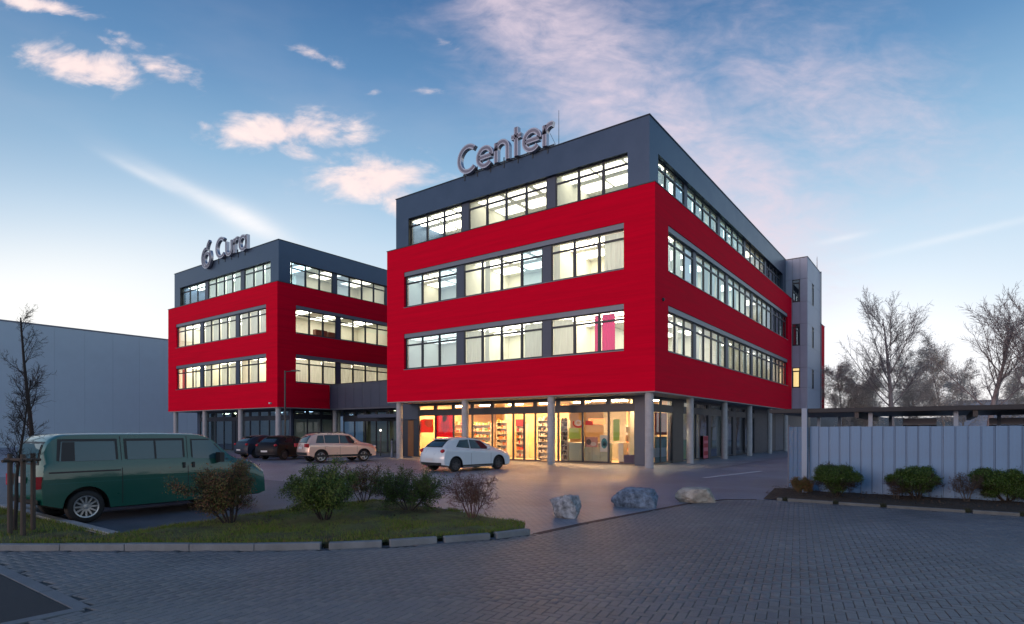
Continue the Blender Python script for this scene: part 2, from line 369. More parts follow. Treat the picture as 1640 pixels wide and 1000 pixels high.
# ---- foreground pavers: herringbone, each block with its own height, tilt and tone
def pavers():
    rng = np.random.default_rng(4)
    ang = R(10.5); ca, sa = math.cos(ang), math.sin(ang)
    L_, W_, G_ = .20, .10, .005
    poly = np.array(EDGE + [(60, 16.42), (60, -40), (-40, -40), (-25, -20)])
    def inside(x, y):
        c = np.zeros(len(x), bool); n = len(poly)
        for i in range(n):
            x1, y1 = poly[i]; x2, y2 = poly[(i + 1) % n]
            if y1 == y2: continue
            t = ((y1 > y) != (y2 > y)) & (x < (x2 - x1) * (y - y1) / (y2 - y1) + x1); c ^= t
        return c
    cs = []
    u = W_
    for i in range(-320, 320):
        for j in range(-112, 112):
            # herringbone cell: horizontal block and vertical block
            ox = i * u + j * 2 * u; oy = i * u - j * 2 * u
            cs.append((ox + u, oy + u / 2, 0)); cs.append((ox + u / 2, oy + 2 * u, 1))
    cs = np.array(cs, dtype=float)
    # herringbone tiling vectors (1,1) and (2,-2) in units of the block width
    x = cs[:, 0] * ca - cs[:, 1] * sa; y = cs[:, 0] * sa + cs[:, 1] * ca + 4
    o = cs[:, 2].astype(int)
    cx = CC * x + SS * y; d = -SS * x + CC * y
    keep = (d > 3.6) & (d < 19) & (np.abs(cx) < d * .90 + 1.6)
    x, y, o, cx, d = x[keep], y[keep], o[keep], cx[keep], d[keep]
    m = .07
    ok = inside(x, y) & inside(x - m, y) & inside(x + m, y) & inside(x, y + m) & inside(x, y - m)
    ok &= ~((x < -6.98) & (y < 2.35))
    x, y, o, cx, d = x[ok], y[ok], o[ok], cx[ok], d[ok]
    n = len(x)
    # bevelled block, 9 faces
    hx, hy = L_ / 2 - G_ / 2, W_ / 2 - G_ / 2; bv = .005
    tpl = np.array([(-hx, -hy, -.02), (hx, -hy, -.02), (hx, hy, -.02), (-hx, hy, -.02), (-hx, -hy, -.006), (hx, -hy, -.006), (hx, hy, -.006), (-hx, hy, -.006),
                    (-hx + bv, -hy + bv, 0), (hx - bv, -hy + bv, 0), (hx - bv, hy - bv, 0), (-hx + bv, hy - bv, 0)])
    fc = np.array([(8, 9, 10, 11), (4, 5, 9, 8), (5, 6, 10, 9), (6, 7, 11, 10), (7, 4, 8, 11), (0, 1, 5, 4), (1, 2, 6, 5), (2, 3, 7, 6), (3, 0, 4, 7)])
    ds, zs = [], []
    tones = [(.118, .124, .130), (.128, .132, .138), (.142, .145, .148), (.122, .128, .138), (.155, .155, .155)]
    mats = [mat('concrete_paver_%s' % 'abcde'[i], tuple(q * 1.25 for q in t), .44, world=True, spec=.6, vary=.34, vscale=.55, bump=.35, bscale=120) for i, t in enumerate(tones)]
    tone = rng.choice(5, n, p=[.26, .27, .2, .2, .07])
    th = ang + o * math.pi / 2 + rng.normal(0, .006, n)
    zz = rng.normal(0, .0008, n) + .0012 * np.sin(x * 1.3) + .0012 * np.cos(y * 1.1 + x * .4)
    tx, ty = rng.normal(0, .003, n), rng.normal(0, .003, n)
    # which show largest: nearest in frame
    px = CXP + FPX * cx / d; py = HYP + FPX * EYE / d
    vis = (px > 10) & (px < 1630) & (py < 994)
    order = np.argsort(np.where(vis, d, 1e6)); near = set(order[:298].tolist())
    drv = bpy.data.objects['driveway']
    mes = []
    for m_ in mats:
        me = bpy.data.meshes.new('paver'); me.from_pydata(tpl.tolist(), [], fc.tolist()); me.materials.append(m_); mes.append(me)
    for i in near:
        ob = bpy.data.objects.new('paver', mes[tone[i]]); COL.objects.link(ob); ob.parent = drv
        ob.location = (x[i], y[i], zz[i]); ob.rotation_euler = (tx[i], ty[i], th[i])
    rest = np.array([i for i in range(n) if i not in near])
    c, s = np.cos(th[rest]), np.sin(th[rest]); T = tpl[None]
    vx = T[..., 0] * c[:, None] - T[..., 1] * s[:, None]; vy = T[..., 0] * s[:, None] + T[..., 1] * c[:, None]
    vz = T[..., 2] + zz[rest][:, None] + T[..., 0] * ty[rest][:, None] + T[..., 1] * tx[rest][:, None]
    V = np.stack([vx + x[rest][:, None], vy + y[rest][:, None], vz], -1)
    F_ = fc[None] + (np.arange(len(rest)) * 12)[:, None, None]
    me = np_mesh('pavers_beyond', V, F_.reshape(-1, 4), None, mats=mats, mi=np.repeat(tone[rest], 9))
    ob = bpy.data.objects.new('paver_field', me); COL.objects.link(ob); ob.parent = drv; ob['kind'] = 'stuff'
pavers()
def flush_strip(pts, w, name, m=None, L_=1.0):
    st = setting(name, (pts[0][0], pts[0][1], 0)); rr = random.Random(5)
    m = m or mat('edging_concrete', (.17, .185, .20), .65, vary=.2, vscale=3, bump=.3)
    for (a, b) in zip(pts, pts[1:]):
        a = Vector(a); b = Vector(b); n = max(1, int((b - a).length / L_)); 
        for k in range(n):
            p = a + (b - a) * (k + .008) / n; q = a + (b - a) * (k + .992) / n; d = (q - p).normalized(); s = Vector((-d.y, d.x)) * w / 2
            MB().prism([tuple(p - s), tuple(q - s), tuple(q + s), tuple(p + s)], -.05, rr.uniform(.001, .004)).build('edging_stone', m, st, bevel=.004)
flush_strip([(-12.5, 2.26), (-7.07, 2.26), (-7.07, -6)], .14, 'road_edging')
flush_strip([(-5.79, 8.6), (-5.70, 10.13), (-5.43, 12.3), (-5.16, 14.53), (-4.68, 15.9), (-4.02, 16.36)], .15, 'forecourt_edging', mat('edging_dark_brick', (.06, .040, .038), .8, vary=.4, vscale=1.2), .22)
# ---- kerbs: separate stones
KST = mat('kerb_concrete', (.19, .215, .235), .7, vary=.25, vscale=2.5, bump=.4, bscale=60)
KSB = mat('kerb_concrete_weathered', (.13, .145, .145), .8, vary=.3, vscale=2.5, bump=.4, bscale=60)
KSD = mat('kerb_concrete_light', (.36, .37, .37), .7, vary=.2, vscale=2.5, bump=.3, bscale=60)
def kerb(name, pts, h, w, m, step=1.0, gaps=(), side=1, joint=.006):
    st = setting(name, (pts[0][0], pts[0][1], 0)); rr = random.Random(len(pts))
    P = [Vector(p) for p in pts]; Ls = [0]
    for a, b in zip(P, P[1:]): Ls.append(Ls[-1] + (b - a).length)
    def pos(s):
        s = min(max(s, 0), Ls[-1] - 1e-6)
        for i in range(len(P) - 1):
            if s <= Ls[i + 1]: return P[i] + (P[i + 1] - P[i]) * ((s - Ls[i]) / (Ls[i + 1] - Ls[i]))
    def arc(p):                      # arc length nearest to a point
        return min((((pos(s) - Vector(p)).length), s) for s in np.arange(0, Ls[-1], .04))[1]
    cuts = []; g_ = sorted(arc(p) for p in gaps); s = 0.; stops = g_ + [Ls[-1] + .07]
    for q in stops:
        e = q - .06; n = max(1, round((e - s) / step))
        for k in range(n): cuts.append((s + (e - s) * k / n + joint / 2, s + (e - s) * (k + 1) / n - joint / 2))
        s = q + .06
    for a, b in cuts:
        if b - a < .1: continue
        p, q = pos(a), pos(b); d = (q - p).normalized(); sd = Vector((-d.y, d.x)) * side * w
        z = h + rr.uniform(-.006, .006)
        MB().prism([tuple(p), tuple(q), tuple(q + sd), tuple(p + sd)], -.09, z).build('kerb_stone', m, st, bevel=.012)
    return st
ISG = [at(px, 880) for px in (521,)] + [at(617, 875), at(705, 868), at(787, 862)]
kerb('island_kerb', KERB, .095, .12, KST, 1.0, ISG, side=1)
kerb('island_return_kerb', [(-5.99, 8.57), (-6.28, 9.1), (-7.72, 9.53), (-9.3, 9.92), (-11.49, 9.9)], .045, .08, KST, .9, side=1)
kerb('lot_kerb', [(-17.6, 4.10), (-11.2, 4.10)], .11, .16, KSD, 1.0, side=-1)
kerb('lot_side_kerb', [(-11.62, 9.80), (-11.66, 7.0), (-11.45, 5.2), (-11.2, 4.2)], .03, .07, KST, .9, side=1)
FKG = [at(px, py) for px, py in ((1259, 802), (1339, 807), (1415, 812), (1550, 821), (1637, 826))]
kerb('bed_kerb', [(-3.55, 16.45), (9.6, 16.45)], .065, .10, KSB, 1.0, FKG, side=1)

# ---- planted island and beds: soil surfaces with humps
def terrain(name, poly, z, m, amp=.04, step=.18, edge=.25):
    P = np.array(poly); x0, y0 = P.min(0); x1, y1 = P.max(0)
    bm = bmesh.new(); vs = [bm.verts.new((x, y, 0)) for x, y in poly]; bm.faces.new(vs)
    for ax, lo, hi in ((0, x0, x1), (1, y0, y1)):
        t = lo + step
        while t < hi:
            co_ = [0, 0, 0]; co_[ax] = t; no = [0, 0, 0]; no[ax] = 1
            bmesh.ops.bisect_plane(bm, geom=bm.verts[:] + bm.edges[:] + bm.faces[:], plane_co=co_, plane_no=no); t += step
    for v in bm.verts:
        dmin = 9
        for i in range(len(poly)):
            a = Vector(poly[i]); b = Vector(poly[(i + 1) % len(poly)]); p = Vector(v.co[:2]); ab = b - a
            t = max(0, min(1, (p - a).dot(ab) / ab.length_squared)); dmin = min(dmin, (p - (a + ab * t)).length)
        f = min(1, dmin / edge)
        v.co.z = z + f * (amp * (1.2 + mnoise.noise(Vector((v.co.x * 1.1, v.co.y * 1.1, 2)))) + .02 * mnoise.noise(Vector((v.co.x * 5, v.co.y * 5, 7))))
    me = bpy.data.meshes.new(name); bm.to_mesh(me); bm.free(); me.materials.append(m); me.polygons.foreach_set('use_smooth', [True] * len(me.polygons))
    o = bpy.data.objects.new(name, me); COL.objects.link(o); o['kind'] = 'structure'; return o
SOIL = mat('garden_soil', (.055, .040, .028), .95, vary=.4, vscale=5, bump=.9, bscale=50)
TURF = mat('turf_ground', (.10, .125, .03), .95, vary=.55, vscale=1.6, bump=.9, bscale=50, dark=(.05, .032, .02))
ISL = [(-11.22, 3.98), (-11.6, 2.70), (-8.53, 4.95), (-7.72, 5.66), (-7.13, 6.32), (-6.70, 7.0), (-6.21, 7.84), (-5.98, 8.5), (-6.32, 9.02), (-7.72, 9.45), (-9.3, 9.84), (-11.52, 9.82), (-11.58, 7.0), (-11.38, 5.2), (-11.14, 4.2)]
terrain('island_soil', ISL, .055, TURF, .05)
ISL2 = [(-18.0, 3.94), (-11.22, 3.94), (-11.66, 2.64), (-18.05, -2.0)]
terrain('verge_soil', ISL2, .055, TURF, .04)
BED = [(-3.9, 16.56), (9.6, 16.58), (9.6, 19.6), (-3.3, 19.6), (-4.35, 19.9)]
terrain('bed_soil', BED, .012, SOIL, .045)

def grass(name, poly, n, seed, h=(.025, .065), bare=None, col=((.12, .19, .03), (.19, .22, .045), (.24, .18, .08))):
    rng = np.random.default_rng(seed); P = np.array(poly); lo, hi = P.min(0), P.max(0)
    x = rng.uniform(lo[0], hi[0], n * 3); y = rng.uniform(lo[1], hi[1], n * 3); c = np.zeros(len(x), bool); k = len(P)
    for i in range(k):
        x1, y1 = P[i]; x2, y2 = P[(i + 1) % k]
        if y1 == y2: continue
        c ^= ((y1 > y) != (y2 > y)) & (x < (x2 - x1) * (y - y1) / (y2 - y1) + x1)
    x, y = x[c], y[c]
    dens = .5 + .5 * np.sin(x * 2.1 + 1.3 * np.sin(y * 1.7)) * np.cos(y * 2.6 + np.sin(x * 3.1))
    keep = rng.uniform(0, 1, len(x)) < np.clip(dens * 1.3 + .15, .12, 1)
    if bare is not None:
        for bx, by, br in bare: keep &= ~((np.hypot(x - bx, y - by) < br) & (rng.uniform(0, 1, len(x)) < .85))
    x, y = x[keep][:n], y[keep][:n]; n = len(x)
    hh = rng.uniform(h[0], h[1], n) * (0.6 + .8 * rng.random(n)); a = rng.uniform(0, 2 * np.pi, n); w = rng.uniform(.003, .007, n)
    lx, ly = rng.normal(0, .4, n) * hh, rng.normal(0, .4, n) * hh; z = np.full(n, .085)
    V = np.empty((n, 3, 3)); V[:, 0] = np.stack([x - np.cos(a) * w, y - np.sin(a) * w, z], -1); V[:, 1] = np.stack([x + np.cos(a) * w, y + np.sin(a) * w, z], -1)
    V[:, 2] = np.stack([x + lx, y + ly, z + hh], -1)
    mats = [mat('grass_blade_%s' % 'abc'[i], c_, .7, spec=.2) for i, c_ in enumerate(col)]
    o = bpy.data.objects.new(name, np_mesh(name, V, np.arange(n * 3).reshape(-1, 3), None, mats=mats, mi=rng.choice(3, n, p=[.5, .32, .18])))
    COL.objects.link(o); o['kind'] = 'stuff'; return o
grass('grass', ISL, 60000, 1, bare=[(-9.45, 9.0, .9), (-7.6, 9.2, .8), (-8.6, 8.6, .8), (-9.6, 6.9, .35)])
grass('verge_grass', ISL2, 30000, 2, bare=[(-11.7, 3.2, .7)])
def litter(name, poly, n, seed, cols):
    rng = np.random.default_rng(seed); P = np.array(poly); lo, hi = P.min(0), P.max(0); V = []; x = rng.uniform(lo[0], hi[0], n); y = rng.uniform(lo[1], hi[1], n)
    c = np.zeros(n, bool); k = len(P)
    for i in range(k):
        x1, y1 = P[i]; x2, y2 = P[(i + 1) % k]
        if y1 == y2: continue
        c ^= ((y1 > y) != (y2 > y)) & (x < (x2 - x1) * (y - y1) / (y2 - y1) + x1)
    x, y = x[c], y[c]; n = len(x); s = rng.uniform(.01, .03, n); a = rng.uniform(0, 6.28, n)
    V = np.empty((n, 4, 3)); t = rng.normal(0, .3, (n, 4)) * s[:, None]
    for q in range(4):
        an = a + q * np.pi / 2; V[:, q] = np.stack([x + np.cos(an) * s * (1 if q % 2 else .6), y + np.sin(an) * s * (1 if q % 2 else .6), .115 + t[:, q] + .01], -1)
    mats = [mat('leaf_litter_%s' % 'ab'[i], c_, .8) for i, c_ in enumerate(cols)]
    o = bpy.data.objects.new(name, np_mesh(name, V, np.arange(n * 4).reshape(-1, 4), None, mats=mats, mi=rng.choice(2, n)))
    COL.objects.link(o); o['kind'] = 'stuff'
litter('leaf_litter', BED, 5000, 3, [(.09, .055, .03), (.05, .035, .02)])
litter('island_leaf_litter', ISL, 2500, 5, [(.12, .075, .04), (.07, .05, .03)])
# ================================================================== BUILDINGS
ZS, ZR, ZT = 3.74, 13.77, 17.28        # soffit, red volume's top, parapet
GL = [(5.83, 7.86), (9.87, 11.88), (13.80, 15.78)]
LINT = .27
FG = [[-17.23, -12.86, 3], [-23.45, -17.76, 4], [-28.47, -24.0, 3]]   # window groups on the street front of the near building
FGREL = [(a - X0, b - X0, n) for a, b, n in FG]
SG = [(28.55 - Y0, 32.62 - Y0, 3), (33.05 - Y0, 38.68 - Y0, 4), (39.12 - Y0, 44.82 - Y0, 4), (45.25 - Y0, 50.95 - Y0, 4), (51.40 - Y0, 56.3 - Y0, 4)]
LENF, LENS = 18.86, 31.1

def wall_grid(b, t0, t1, z0, z1, d0, d1, holes):
    zs = sorted({z0, z1} | {h[2] for h in holes if z0 < h[2] < z1} | {h[3] for h in holes if z0 < h[3] < z1})
    for za, zb in zip(zs, zs[1:]):
        zm = (za + zb) / 2; cut = sorted((h[0], h[1]) for h in holes if h[2] < zm < h[3]); t = t0
        for a, c in cut + [(t1, t1)]:
            if a - t > 1e-4: b.box((t, d0, za), (a, d1, zb))
            t = max(t, c)

WCACHE = {}
def window_mesh(w, h, fr=.055, transom=.44, style=0):
    k = (round(w, 3), round(h, 3), style)
    if k in WCACHE: return WCACHE[k]
    b = MB(); D0, D1 = -.04, .05
    b.box((0, D0, 0), (fr, D1, h)); b.box((w - fr, D0, 0), (w, D1, h)); b.box((fr, D0, 0), (w - fr, D1, fr)); b.box((fr, D0, h - fr), (w - fr, D1, h))
    if transom: zt = h - transom; b.box((fr, D0, zt - .045), (w - fr, D1, zt + .03))
    # opening sash inside the fixed frame
    s = .03; top = (h - transom - .045) if transom else h - fr
    b.box((fr, -.02, fr), (fr + s, .03, top)); b.box((w - fr - s, -.02, fr), (w - fr, .03, top)); b.box((fr + s, -.02, fr), (w - fr - s, .03, fr + s)); b.box((fr + s, -.02, top - s), (w - fr - s, .03, top))
    me = b.mesh('window', FRAME)
    p = MB(); p.quad((fr, .012, fr), (w - fr, .012, fr), (w - fr, .012, h - fr), (fr, .012, h - fr))
    WCACHE[k] = (me, {g.name: p.mesh('pane', g) for g in (GLASS, GLASSB, DARKG)}); return WCACHE[k]
def front_M(t, d, z, x0, y0): return Matrix.Translation((x0 + t, y0 + d, z))
def side_M(t, d, z, x0, y0): return Matrix.Translation((x0 - d, y0 + t, z)) @ Matrix.Rotation(math.pi / 2, 4, 'Z')

def window_row(parent, Mf, xf, x0, y0, groups, zr, setback, rr, top=False, glassy=None, blinds=None, order=1):
    """groups (t0,t1,n) along the facade; windows stand in the opening behind the wall's face"""
    z0, z1 = zr; idx = 0
    for gi, (a, c, n) in enumerate(groups):
        w = (c - a) / n
        for k in range(n):
            me, panes = window_mesh(w - .012, z1 - z0 - .012)
            o = place('window', me, parent, Mf(a + k * w + .006, setback, z0 + .006, x0, y0))
            gk = (glassy or {}).get((gi, k), 'window_glass')
            place_in('pane', panes[gk], o)
            bl = (blinds or {}).get((gi, k))
            if bl:
                m, f0, f1, zlo = bl; b = MB(); st = 14; vs = []
                for q in range(st + 1):
                    tt = .06 + (w - .13) * (f0 + (f1 - f0) * q / st); dd = .16 + .018 * math.sin(q * 2.1) ; vs += [(tt, dd, .06 + zlo * (z1 - z0)), (tt, dd, z1 - z0 - .08)]
                b.add(vs, [(2 * q, 2 * q + 2, 2 * q + 3, 2 * q + 1) for q in range(st)]); bo = bpy.data.objects.new('curtain', b.mesh('curtain', m)); COL.objects.link(bo); bo.parent = o
        if gi + 1 < len(groups):
            n0 = c; n1 = groups[gi + 1][0]
            if n1 < n0: n0, n1 = groups[gi + 1][1], a
            b = MB(xf); b.box((n0, setback - .05, z0), (n1, setback + .10, z1)); b.build('pier_panel', PIER, parent)

def rooms(parent, x0, y0, lenf, lens, fcuts, scuts, lit, sfirst):
    """ring of rooms behind both glazed faces on the three upper floors. lit[(face, floor, i)] = lamp material"""
    D = 5.0
    for fl in range(3):
        zf = GL[fl][0] - .75; zc = zf + 3.05
        d = .55 if fl < 2 else .85
        b = MB(); b.quad((x0 - lenf + .3, y0 + d - .3, zf), (x0 - d + .3, y0 + d - .3, zf), (x0 - d + .3, y0 + lens - .3, zf), (x0 - lenf + .3, y0 + lens - .3, zf)); b.build('floor', FLOORI, parent)
        b = MB(); b.box((x0 - lenf + .3, y0 + d - .15, zc), (x0 - d + .15, y0 + lens - .3, zc + .3)); b.build('ceiling', CEILI, parent)
        b = MB(); b.box((x0 - lenf + .3, y0 + D, zf), (x0 - D, y0 + D + .1, zc)); b.box((x0 - D - .1, y0 + D + .1, zf), (x0 - D, y0 + lens - .3, zc)); b.box((x0 - lenf + .3, y0 + lens - .4, zf), (x0 - .6, y0 + lens - .3, zc))
        b.box((x0 - lenf + .3, y0 + d - .1, zf), (x0 - lenf + .4, y0 + D, zc))
        for t in fcuts: b.box((x0 + t - .05, y0 + d + .02, zf), (x0 + t + .05, y0 + D, zc))
        for t in scuts: b.box((x0 - D, y0 + t - .05, zf), (x0 - d - .02, y0 + t + .05, zc))
        # inner parapet below the sills
        b.box((x0 - lenf + .4, y0 + d - .1, zf), (x0 - d, y0 + d, zf + .7)); b.box((x0 - d - .02, y0 + d + .01, zf), (x0 - d + .08, y0 + lens - .4, zf + .7))
        b.build('interior_wall', WALLI, parent)
        cells = []
        tt = [-lenf + .4] + sorted(fcuts) + [-.6]
        for i, (a, c) in enumerate(zip(tt, tt[1:])): cells.append(('f', i, x0 + a, y0 + d + .1, x0 + c, y0 + D))
        tt = [D if not scuts or min(scuts) > D else min(scuts)] + [s for s in sorted(scuts) if s > D + .01] + [lens - .4]
        for i, (a, c) in enumerate(zip(tt, tt[1:])): cells.append(('s', i, x0 - D, y0 + a, x0 - d - .1, y0 + c))
        for face, i, xa, ya, xb, yb in cells:
            m = lit.get((face, fl, i), LAMPW)
            if m is None: continue
            n = 3 if face == 'f' else 2
            b = MB()
            for k in range(n):
                for q in (.3, .72):
                    if face == 'f': cx = xa + (xb - xa) * (k + .5) / n; cy_ = ya + (yb - ya) * q; b.box((cx - .85, cy_ - .55, zc - .04), (cx + .85, cy_ + .55, zc - .012))
                    else: cy_ = ya + (yb - ya) * (k + .5) / n; cx = xa + (xb - xa) * q; b.box((cx - .55, cy_ - .85, zc - .04), (cx + .55, cy_ + .85, zc - .012))
            b.build('ceiling_lamp', m, parent)

def clinic(x0, y0, root, lit, rr, gl_f, gl_s, bl_f, bl_s, side_len, side_low_cut=None, sgroups=SG):
    fx = lambda t, d, z: (x0 + t, y0 + d, z); sx = lambda t, d, z: (x0 - d, y0 + t, z)
    T = .32
    holes = []
    for fl in (0, 1): holes.append((FGREL[2][0], FGREL[0][1], GL[fl][0] - .03, GL[fl][1] + LINT))
    b = MB(fx); wall_grid(b, -LENF, 0, ZS, ZR, 0, T, holes); b.build('front_wall', RED, root)
    sh = [(sgroups[0][0] - .02, sgroups[-1][1] + .02, GL[fl][0] - .03, GL[fl][1] + LINT) for fl in (0, 1)]
    b = MB(sx)
    if side_low_cut: wall_grid(b, T, side_len, GL[0][0] - .03, ZR, 0, T, sh); b.box((T, 0, ZS), (side_low_cut, T, GL[0][0] - .03))
    else: wall_grid(b, T, side_len, ZS, ZR, 0, T, sh)
    b.build('side_wall', RED, root)
    b = MB(fx); b.box((-LENF, T, ZS), (-LENF + T, side_len, ZR)); b.box((-LENF + T, side_len - T, ZS), (-T, side_len, ZR)); b.build('rear_wall', RED, root)
    # coping round the red volume
    b = MB(fx); b.box((-LENF - .03, -.03, ZR), (.03, .45, ZR + .045)); b.box((-.47, .45, ZR), (.03, side_len, ZR + .045)); b.box((-LENF - .03, .45, ZR), (-LENF + .44, side_len, ZR + .045)); b.build('coping', CAP, root)
    # top storey, set back
    a, s2 = .39, .45
    holes3 = [(FGREL[2][0], FGREL[0][1] + .02, ZR, GL[2][1])]; g3 = [(-s2 - .0, 0)]
    b = MB(fx); wall_grid(b, -LENF + s2, -s2, ZR + .045, ZT, a, a + .4, holes3); b.build('top_front_wall', GREY, root)
    t3 = 28.33 - Y0
    b = MB(sx); wall_grid(b, a + .4, side_len - .3, ZR + .045, ZT, s2, s2 + .4, [(t3, sgroups[-1][1] + .25, ZR, GL[2][1])]); b.build('top_side_wall', GREY, root)
    b = MB(fx); b.box((-LENF + s2, a + .4, ZR + .045), (-LENF + s2 + .3, side_len - .3, ZT)); b.box((-LENF + s2 + .3, side_len - .6, ZR + .045), (-s2 - .4, side_len - .3, ZT)); b.build('top_rear_wall', GREY, root)
    b = MB(fx); b.box((-LENF + s2 + .1, a + .1, ZT - .5), (-s2 - .1, side_len - .4, ZT - .3)); b.build('roof', ROOFG, root)
    b = MB(fx); e = .035
    b.box((-LENF + s2 - e, a - e, ZT), (-s2 + e, a + .42, ZT + .05)); b.box((-s2 - .44, a + .42, ZT), (-s2 + e, side_len - .26, ZT + .05)); b.box((-LENF + s2 - e, a + .42, ZT), (-LENF + s2 + .34, side_len - .26, ZT + .05)); b.build('roof_cap', CAP, root)
    # soffit over the arcade
    b = MB(fx); b.box((-LENF + .02, .02, ZS - .06), (-.02, side_len - .02, ZS - .003)); b.build('soffit', SOFF, root)
    for fl in (0, 1, 2):
        sb = .20 if fl < 2 else a + .26; sbs = .20 if fl < 2 else s2 + .26
        window_row(root, front_M, fx, x0, y0, FGREL, GL[fl], sb, rr, glassy={k[1:]: v for k, v in gl_f.items() if k[0] == fl}, blinds={k[1:]: v for k, v in bl_f.items() if k[0] == fl})
        window_row(root, side_M, sx, x0, y0, sgroups, GL[fl], sbs, rr, glassy={k[1:]: v for k, v in gl_s.items() if k[0] == fl}, blinds={k[1:]: v for k, v in bl_s.items() if k[0] == fl})
        if fl < 2:
            for f_, lo, hi in ((fx, FGREL[2][0], FGREL[0][1]), (sx, sgroups[0][0], sgroups[-1][1])):
                b = MB(f_); b.box((lo, .035, GL[fl][1]), (hi, .30, GL[fl][1] + LINT - .01)); b.build('shutter_box', GREYM, root)
                b = MB(f_); b.box((lo - .01, -.035, GL[fl][0] - .045), (hi + .01, .17, GL[fl][0] - .012)); b.build('window_sill', GREYM, root)
        else:
            b = MB(fx); b.box((FGREL[2][0] - .001, a + .02, ZR + .046), (FGREL[2][0] + .02, a + .39, GL[2][1] - .001)); b.build('reveal', BLACK, root)
    fc = [-(X0 - (-17.5)), -(X0 - (-23.73))]; scs = [s for s in (38.89 - Y0, 45.03 - Y0, 51.17 - Y0) if s < side_len - 1]
    fc = [-17.5 - X0, -23.73 - X0]
    rooms(root, x0, y0, LENF, side_len, fc, scs, lit, 5.9)

rr = random.Random(3)
main = thing('red_clinic', 'nearer red building on concrete columns with a brightly lit shop beneath', 'building', (X0, Y0, 0))
# rooms: front cells run from the left end (0) to the corner (2); side cells run away from the corner
litM = {('f', 0, 0): LAMPD, ('f', 1, 0): LAMPD, ('f', 2, 0): LAMPW, ('f', 0, 1): LAMPW, ('f', 1, 1): LAMPW, ('f', 2, 1): LAMPD, ('f', 0, 2): LAMPX, ('f', 1, 2): LAMPX, ('f', 2, 2): LAMPD,
        ('s', 0, 0): LAMPW, ('s', 1, 0): LAMPC, ('s', 2, 0): LAMPC, ('s', 0, 1): LAMPD, ('s', 1, 1): LAMPC, ('s', 2, 1): LAMPC, ('s', 0, 2): LAMPD, ('s', 1, 2): LAMPD, ('s', 2, 2): LAMPD, ('s', 0, 3): LAMPD, ('s', 1, 3): None, ('s', 2, 3): None}
glF = {(0, 2, 0): 'blue_window_glass', (0, 2, 1): 'blue_window_glass', (0, 2, 2): 'blue_window_glass', (1, 2, 0): 'blue_window_glass', (1, 2, 2): 'blue_window_glass', (1, 1, 3): 'blue_window_glass'}
blF = {(0, 0, 1): (BLINDP, .78, 1, 0), (0, 0, 2): (BLINDP, 0, .56, 0), (0, 1, 1): (BLIND, 0, .25, 0), (1, 1, 1): (BLIND, 0, .3, 0), (1, 0, 0): (BLIND, 0, .3, 0), (0, 0, 0): (BLIND, 0, .9, 0),
       (0, 1, 3): (BLIND, 0, 1, 0), (1, 0, 2): (BLIND, .1, 1, 0), (0, 1, 0): (BLIND, 0, 1, 0)}
glS, blS = {}, {}
for fl in (0, 1, 2):
    for gi, (a_, c_, n_) in enumerate(SG):
        for k in range(n_):
            if fl > 0: glS[(fl, gi, k)] = 'blue_window_glass' if (gi, k) in ((0, 2), (4, 1)) else 'window_glass'
            q = rr.random()
            if fl > 0 and not (gi >= 3 and fl == 2) and not (gi == 2 and k > 1 and fl == 1) and not (gi == 3 and k < 1 and fl == 1):
                blS[(fl, gi, k)] = (BLINDC, 0, rr.uniform(.55, 1), 0) if q < .85 else (BLINDC, .3, 1, 0)
            elif fl == 0 and q < .65: blS[(fl, gi, k)] = (BLIND if q < .4 else BLINDC, 0, rr.uniform(.3, .9), 0)
clinic(X0, Y0, main, litM, rr, glF, glS, blF, blS, LENS)

left = thing('red_clinic', 'farther red building at the left with a round emblem on its roof', 'building', (XL, Y0, 0))
SGL = SG[:4]
litL = {}
for fl in range(3):
    for i in range(3): litL[('f', fl, i)] = (LAMPX, LAMPW, LAMPC)[fl]
litL[('s', 0, 0)] = LAMPX; litL[('s', 1, 0)] = LAMPW; litL[('s', 2, 0)] = LAMPD
blL = {(0, 2, 0): (BLINDR, .35, 1, 0), (0, 2, 2): (BLIND, 0, .3, 0)}
for k in range(3): blL[(2, 0, k)] = (BLIND, 0, 1, 0); blL[(1, 0, k)] = (BLIND, 0, 1, 0)
for k in range(4): blL[(2, 1, k)] = (BLIND, 0, .9, 0); blL[(1, 1, k)] = (BLIND, 0, .9, .0); 
for k in (0, 2, 3): blL[(0, 1, k)] = (BLIND, 0, 1, 0)
blL[(0, 0, 1)] = (BLIND, 0, 1, 0)
blLS = {(0, 0, k): (BLIND, 0, 1, 0) for k in range(3)}; blLS.update({(0, 1, k): (BLIND, 0, 1, 0) for k in range(4)})
glL = {(2, 0, 0): 'blue_window_glass', (2, 1, 0): 'blue_window_glass'}
clinic(XL, Y0, left, litL, rr, {}, glL, blL, blLS, 27.0, side_low_cut=31.82 - Y0, sgroups=SGL)

# ---- columns of both arcades (parts of their buildings)
def column(parent, x, y, r=.21, z1=ZS - .06):
    b = MB(); b.lathe([(r, 0), (r, z1)], 20, c=(x, y, 0)); b.lathe([(r + .006, .0), (r + .006, .06), (r, .06)], 20, c=(x, y, 0)); o = b.build('column', CONC, parent, smooth=False); o.data.polygons.foreach_set('use_smooth', [True] * len(o.data.polygons))
for x in (-29.26, -23.52, -17.33, -11.67): column(main, x, Y0 + .35)
for y in (32.65, 39.02, 45.06, 51.22, 57.2): column(main, X0 - .35, y, .19)
for x in (-29.26, -23.52, -17.33, -11.67): column(left, x - X0 + XL, Y0 + .35)
column(left, XL - .35, 32.65)

